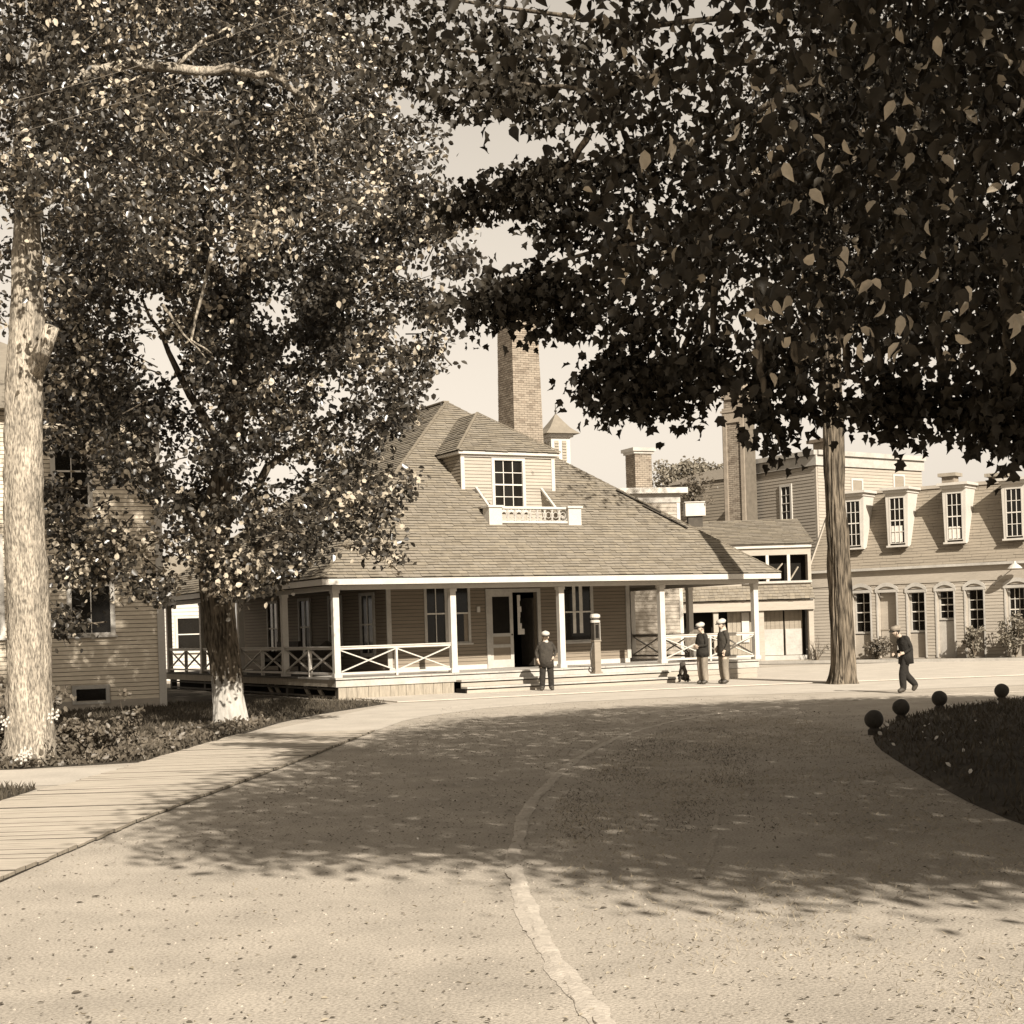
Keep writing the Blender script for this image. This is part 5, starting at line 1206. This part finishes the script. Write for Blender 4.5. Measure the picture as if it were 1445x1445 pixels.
    for i in range(len(rings) - 1):
        for q in range(n): q2 = (q + 1) % n; c_.f.append((i * n + q, (i + 1) * n + q, (i + 1) * n + q2, i * n + q2)); c_.m.append(0)
    c_.build('coat', coat, t, smooth=True)
    if collar:
        hc = Vector(J['neck']); MB().lathe(hc + Vector((0, 0, -.04)), [(.1, 0), (.085, .05), (.07, .08)], 14).build('collar', collar, t)
    h1, h2 = Vector(J['head1']), Vector(J['head2']); hn = Vector(J['nose']) - h1; hn.z = 0; hn.normalize(); sdv = Vector((-hn.y, hn.x, 0))
    hb = MB()                                   # cap: crown and brim
    top = Vector((h1.x, h1.y, h1.z + .045)) + hn * .01
    prof = [(.105, 0), (.125, .04), (.12, .075), (.085, .105), (.03, .12)]
    for r, z in prof:
        for q in range(16): a = 2 * math.pi * q / 16; hb.v.append(tuple(top + (hn * math.cos(a) * 1.1 + sdv * math.sin(a)) * r + Vector((0, 0, z + .015 * math.cos(a) * -1))))
    for i in range(len(prof) - 1):
        for q in range(16): q2 = (q + 1) % 16; hb.f.append((i * 16 + q, i * 16 + q2, (i + 1) * 16 + q2, (i + 1) * 16 + q)); hb.m.append(0)
    hb.f.append(tuple(64 + q for q in range(16))); hb.m.append(0)
    cp_ = hb.build('cap', capm, t, smooth=True)
    br = MB(); A_ = [top + hn * .1 + sdv * s_ * .09 for s_ in (-1, -.5, 0, .5, 1)]; B_ = [top + hn * (.1 + brim * (1 - s_ * s_ * .7)) + sdv * s_ * .085 + Vector((0, 0, -.03)) for s_ in (-1, -.5, 0, .5, 1)]
    for i in range(4): br.poly([A_[i], A_[i + 1], B_[i + 1], B_[i]]); br.poly([B_[i] + Vector((0, 0, -.012)), B_[i + 1] + Vector((0, 0, -.012)), A_[i + 1] + Vector((0, 0, -.012)), A_[i] + Vector((0, 0, -.012))]); br.poly([B_[i], B_[i + 1], B_[i + 1] + Vector((0, 0, -.012)), B_[i] + Vector((0, 0, -.012))])
    br.build('brim', 'coat_d', cp_)
    for s_ in (-1, 1):
        MB().lathe(h1 + hn * .088 + sdv * .035 * s_ + Vector((0, 0, .01)), [(.004, -.012), (.012, 0), (.004, .012)], 8).build('eye', 'iron', t)
        MB().lathe(h1 + sdv * .085 * s_ + Vector((0, 0, -.03)), [(.008, -.025), (.018, 0), (.012, .03)], 8).build('ear', 'skin', t)
    MB().box(Frame(h1 + hn * .088 + Vector((0, 0, -.055)), -sdv), -.025, .025, -.01, .004, -.006, .006).build('mouth', 'coat_b', t)
    hr = MB(); 
    for q in range(9):
        a = math.pi * (.5 + q / 8); p0 = h1 + (hn * math.cos(a) * .1 + sdv * math.sin(a) * .088); hr.v += [tuple(p0 + Vector((0, 0, .06))), tuple(p0 * 1.0 + Vector((0, 0, -.045)) - hn * -.012)]
    for q in range(8): hr.f.append((q * 2, q * 2 + 1, q * 2 + 3, q * 2 + 2)); hr.m.append(0)
    hr.build('hair', 'coat_d', t, smooth=True)
    return t
def foot(px, d): x, _ = rayf(px, 900); return (at(px, 975, d).x, d)
q = foot(772, 42.6)
person('boy in dark coat and pale cap facing the drive in front of the porch steps', (q[0], q[1], .03), R(4), 1.60,
       dict(elL=(.31, .06, 1.16), wrL=(.22, -.06, .98), haL=(.17, -.08, .93), elR=(-.29, .07, 1.15), wrR=(-.26, .0, .93), haR=(-.24, -.03, .86), head1=(.0, -.045, 1.61), nose=(.01, -.135, 1.58), hiL=(.1, 0, .88), knL=(.125, -.02, .48), anL=(.135, .01, .08), toL=(.17, -.14, .035), hiR=(-.1, 0, .88), knR=(-.12, -.02, .48), anR=(-.14, .01, .08), toR=(-.18, -.14, .035)),
       'coat_b', 'coat_d', 'cap', .08, .1, bulk=1.08, collar='cap')
q = foot(993, 43.7)
person('man in flat cap with folded arms and tan trousers, nearer the dog', (q[0], q[1], .03), R(-62), 1.70,
       dict(elL=(.24, -.02, 1.12), wrL=(.06, -.22, 1.1), haL=(-.01, -.23, 1.1), elR=(-.25, -.03, 1.12), wrR=(-.06, -.2, 1.06), haR=(.01, -.22, 1.06), head1=(.0, -.045, 1.62), nose=(.0, -.14, 1.59)), 'coat_d', 'trouser', 'cap', .12, 0)
q = foot(1023, 43.5)
person('man in brown jacket, white neck scarf and tan trousers, seen from the side', (q[0], q[1], .03), R(-72), 1.78,
       dict(elL=(.25, .03, 1.14), wrL=(.24, -.08, .92), haL=(.23, -.1, .86), elR=(-.25, .06, 1.15), wrR=(-.23, -.1, .98), haR=(-.2, -.13, .93), head1=(.0, -.045, 1.62), nose=(.0, -.14, 1.59)), 'coat_b', 'trouser', 'cap', .07, .03, collar='cap', bulk=1.05)
q = foot(1277, 35.7)
person('stooping walker in black suit and grey cap crossing the drive', (q[0], q[1], .01), R(-80), 1.62,
       dict(pelvis=(0, .05, .9), waist=(0, .06, 1.06), chest=(0, .0, 1.25), neck=(0, -.1, 1.38), head0=(0, -.15, 1.44), head1=(0, -.19, 1.5), head2=(0, -.18, 1.6), nose=(0, -.29, 1.47), shL=(.17, 0, 1.35), elL=(.24, .1, 1.1), wrL=(.23, -.1, .98), haL=(.22, -.16, .96), shR=(-.17, .0, 1.35), elR=(-.24, .1, 1.1), wrR=(-.22, -.1, .98), haR=(-.2, -.16, .96),
            hiL=(.09, .03, .86), knL=(.1, -.1, .48), anL=(.1, -.08, .08), toL=(.11, -.24, .04), hiR=(-.09, .03, .86), knR=(-.1, .06, .47), anR=(-.1, .34, .17), toR=(-.11, .25, .03)), 'coat_k', 'coat_k', 'cap_g', .08, .06, bulk=1.12)

# --- small dog sitting by the steps
q = foot(965, 45.6)
dg_ = thing('dog', 'small shaggy dark dog sitting before the right end of the steps', 'dog', (q[0], q[1], .03), R(-20)); dg_.scale = (1.1,) * 3
JD = dict(rump=(0, .1, .1), belly=(0, .04, .2), chest=(0, -.03, .3), neck=(0, -.05, .4), head=(0, -.08, .47), muz=(0, -.17, .45), shl=(.07, -.05, .26), ell=(.07, -.06, .14), pal=(.07, -.1, .02), shr=(-.07, -.05, .26), elr=(-.07, -.06, .14), par=(-.07, -.1, .02),
          hil=(.1, .06, .14), knl=(.13, -.04, .15), hol=(.12, .07, .05), fol=(.12, -.03, .02), hir=(-.1, .06, .14), knr=(-.13, -.04, .15), hor=(-.12, .07, .05), for_=(-.12, -.03, .02), tail=(.05, .24, .05), tail2=(.12, .33, .04), earl=(.07, -.05, .53), earr=(-.07, -.05, .53))
ED = [('rump', 'belly'), ('belly', 'chest'), ('chest', 'neck'), ('neck', 'head'), ('head', 'muz'), ('chest', 'shl'), ('shl', 'ell'), ('ell', 'pal'), ('chest', 'shr'), ('shr', 'elr'), ('elr', 'par'), ('rump', 'hil'), ('hil', 'knl'), ('knl', 'hol'), ('hol', 'fol'), ('rump', 'hir'), ('hir', 'knr'), ('knr', 'hor'), ('hor', 'for_'), ('rump', 'tail'), ('tail', 'tail2'), ('head', 'earl'), ('head', 'earr')]
RD = dict(rump=.12, belly=.115, chest=.11, neck=.075, head=.075, muz=.035, shl=.05, ell=.032, pal=.028, shr=.05, elr=.032, par=.028, hil=.07, knl=.045, hol=.028, fol=.028, hir=.07, knr=.045, hor=.028, for_=.028, tail=.025, tail2=.018, earl=.022, earr=.022)
skin_mesh('body', JD, ED, RD, 'rump', ['fur', 'coat_b'], lambda a, b: 1 if b in ('muz', 'pal', 'par') else 0, dg_)
for s_ in (-1, 1): MB().lathe((.03 * s_, -.145, .49), [(.003, -.01), (.01, 0), (.003, .01)], 6).build('eye', 'iron', dg_)
MB().lathe((0, -.2, .455), [(.004, -.012), (.014, 0), (.004, .012)], 6).build('nose', 'iron', dg_); MB().lathe((0, -.128, .27), [(.02, -.06), (.045, 0), (.02, .07)], 8).build('chest_patch', 'cream', dg_)

# ================================================================== SMALL THINGS ON AND BY THE PORCH
u_, _ = on_plane(842, 945, PO, PHI, -.2)
pm_p = pav.matrix_world if False else None
def pw(u, v, z): c, s = math.cos(PHI), math.sin(PHI); return (PO[0] + c * u - s * v, PO[1] + s * u + c * v, z)
pm = thing('fuel_pump', 'slim pump column with white banded head standing on the steps', 'pump', pw(u_, -.2, .387), PHI)
b_ = MB(); b_.box(ID, -.13, .13, -.12, .12, 0, .05); b_.box(ID, -.1, .1, -.09, .09, .05, .92); b_.box(ID, -.12, .12, -.11, .11, .92, .96); b_.build('column', 'clap', pm)
b_ = MB(); b_.box(ID, -.095, .095, -.085, .085, .961, 1.46); b_.build('upper_case', 'darkwood', pm)
B1('edge_strip', 'cream', pm, ID, .096, .112, -.085, -.06, .961, 1.46); B1('window_strip', 'glass', pm, ID, -.05, .05, -.092, -.0855, 1.02, 1.4)
MB().lathe((0, 0, 1.461), [(.14, 0), (.145, .06), (.1, .075)], 16).build('lower_band', 'white', pm); MB().lathe((0, 0, 1.537), [(.1, 0), (.1, .05)], 16).build('neck_band', 'iron', pm)
MB().lathe((0, 0, 1.588), [(.13, 0), (.15, .03), (.145, .1), (.08, .125), (.02, .13)], 16).build('head', 'white', pm)
MB().tube([(-.1, -.03, .9), (-.22, -.05, .6), (-.2, -.05, .2), (-.11, -.03, .12)], [.022] * 4, 7).build('hose', 'iron', pm)
# wicker chair on the right end of the porch
def armchair(name, label, loc, rz_, m_):
    t = thing(name, label, 'chair', loc, rz_)
    B1('seat', m_, t, ID, -.3, .3, -.3, .28, .34, .42)
    bk = MB()
    for i in range(9):
        a0, a1 = math.pi * (i / 9), math.pi * ((i + 1) / 9); h = lambda a: .62 + .36 * math.sin(a) ** 2
        P0, P1 = (.36 * math.cos(a0), -.05 + .36 * math.sin(a0)), (.36 * math.cos(a1), -.05 + .36 * math.sin(a1))
        bk.poly([(*P0, .36), (*P1, .36), (P1[0] * 1.1, P1[1] * 1.1, h(a1)), (P0[0] * 1.1, P0[1] * 1.1, h(a0))]); bk.poly([(P0[0] * .92, P0[1] * .92, .36), (P0[0] * 1.02, P0[1] * 1.02, h(a0)), (P1[0] * 1.02, P1[1] * 1.02, h(a1)), (P1[0] * .92, P1[1] * .92, .36)])
        bk.poly([(P0[0] * 1.02, P0[1] * 1.02, h(a0)), (P0[0] * 1.1, P0[1] * 1.1, h(a0)), (P1[0] * 1.1, P1[1] * 1.1, h(a1)), (P1[0] * 1.02, P1[1] * 1.02, h(a1))])
    bk.build('backrest', m_, t)
    for x in (-.26, .26):
        for y_ in (-.26, .24): MB().tube([(x, y_, 0), (x * .95, y_ * .95, .34)], [.02, .025], 6).build('leg', m_, t)
    MB().box(ID, -.25, .25, -.28, .2, .421, .47).build('cushion', 'cream', t)
    return t
armchair('wicker_chair', 'wicker armchair with pale cushion behind the right porch rail', pw(12.3, 1.0, FL), PHI + R(-35), 'wicker')
armchair('dark_armchair', 'dark rounded armchair on the shaded left side of the porch', pw(1.5, 5.0, FL), PHI - R(70), 'darkwood')
st_ = thing('porch_settee', 'long dark settee on the shaded left porch', 'settee', pw(1.5, 8.3, FL), PHI - R(90))
B1('seat', 'darkwood', st_, ID, -.95, .95, -.3, .3, .36, .46); B1('backrest', 'darkwood', st_, ID, -.95, .95, .22, .32, .461, .98)
for x in (-.97, .97): B1('armrest', 'darkwood', st_, ID, x - .05, x + .05, -.32, .32, .2, .68)
for x in (-.9, .9):
    for y_ in (-.26, .26): B1('leg', 'darkwood', st_, ID, x - .03, x + .03, y_ - .03, y_ + .03, 0, .355)
# washtub with cloth behind the right rail
tb_ = thing('washtub', 'pale tub with cloth over its side behind the right porch rail', 'tub', pw(12.0, .45, FL), 0)
MB().lathe((0, 0, 0), [(.2, 0), (.26, .36), (.275, .36), (.275, .385), (.24, .385), (.2, .06)], 18).build('tub', 'cream', tb_)
MB().box(ID, .05, .3, -.285, -.255, .1, .39).build('cloth', 'white', tb_)

# overhead wires across the upper left
for i, (a, b) in enumerate((((-380, 232, 15), (620, -66, 19)), ((-380, 246, 15.2), (640, -70, 19.2)))):
    p0, p1 = at(*a), at(*b); Q = [p0.lerp(p1, k / 14) - Vector((0, 0, .25 * math.sin(math.pi * k / 14))) for k in range(15)]
    if i: Q = [p - Vector((0, 0, .28)) for p in Q]
    o = MB().tube(Q, [.0032] * 15, 5).build('overhead_wire', 'wicker'); tag(o, 'thin overhead wire crossing the upper left leaves, ' + ('lower of the two' if i else 'upper of the two'), 'wire', 'overhead wires')
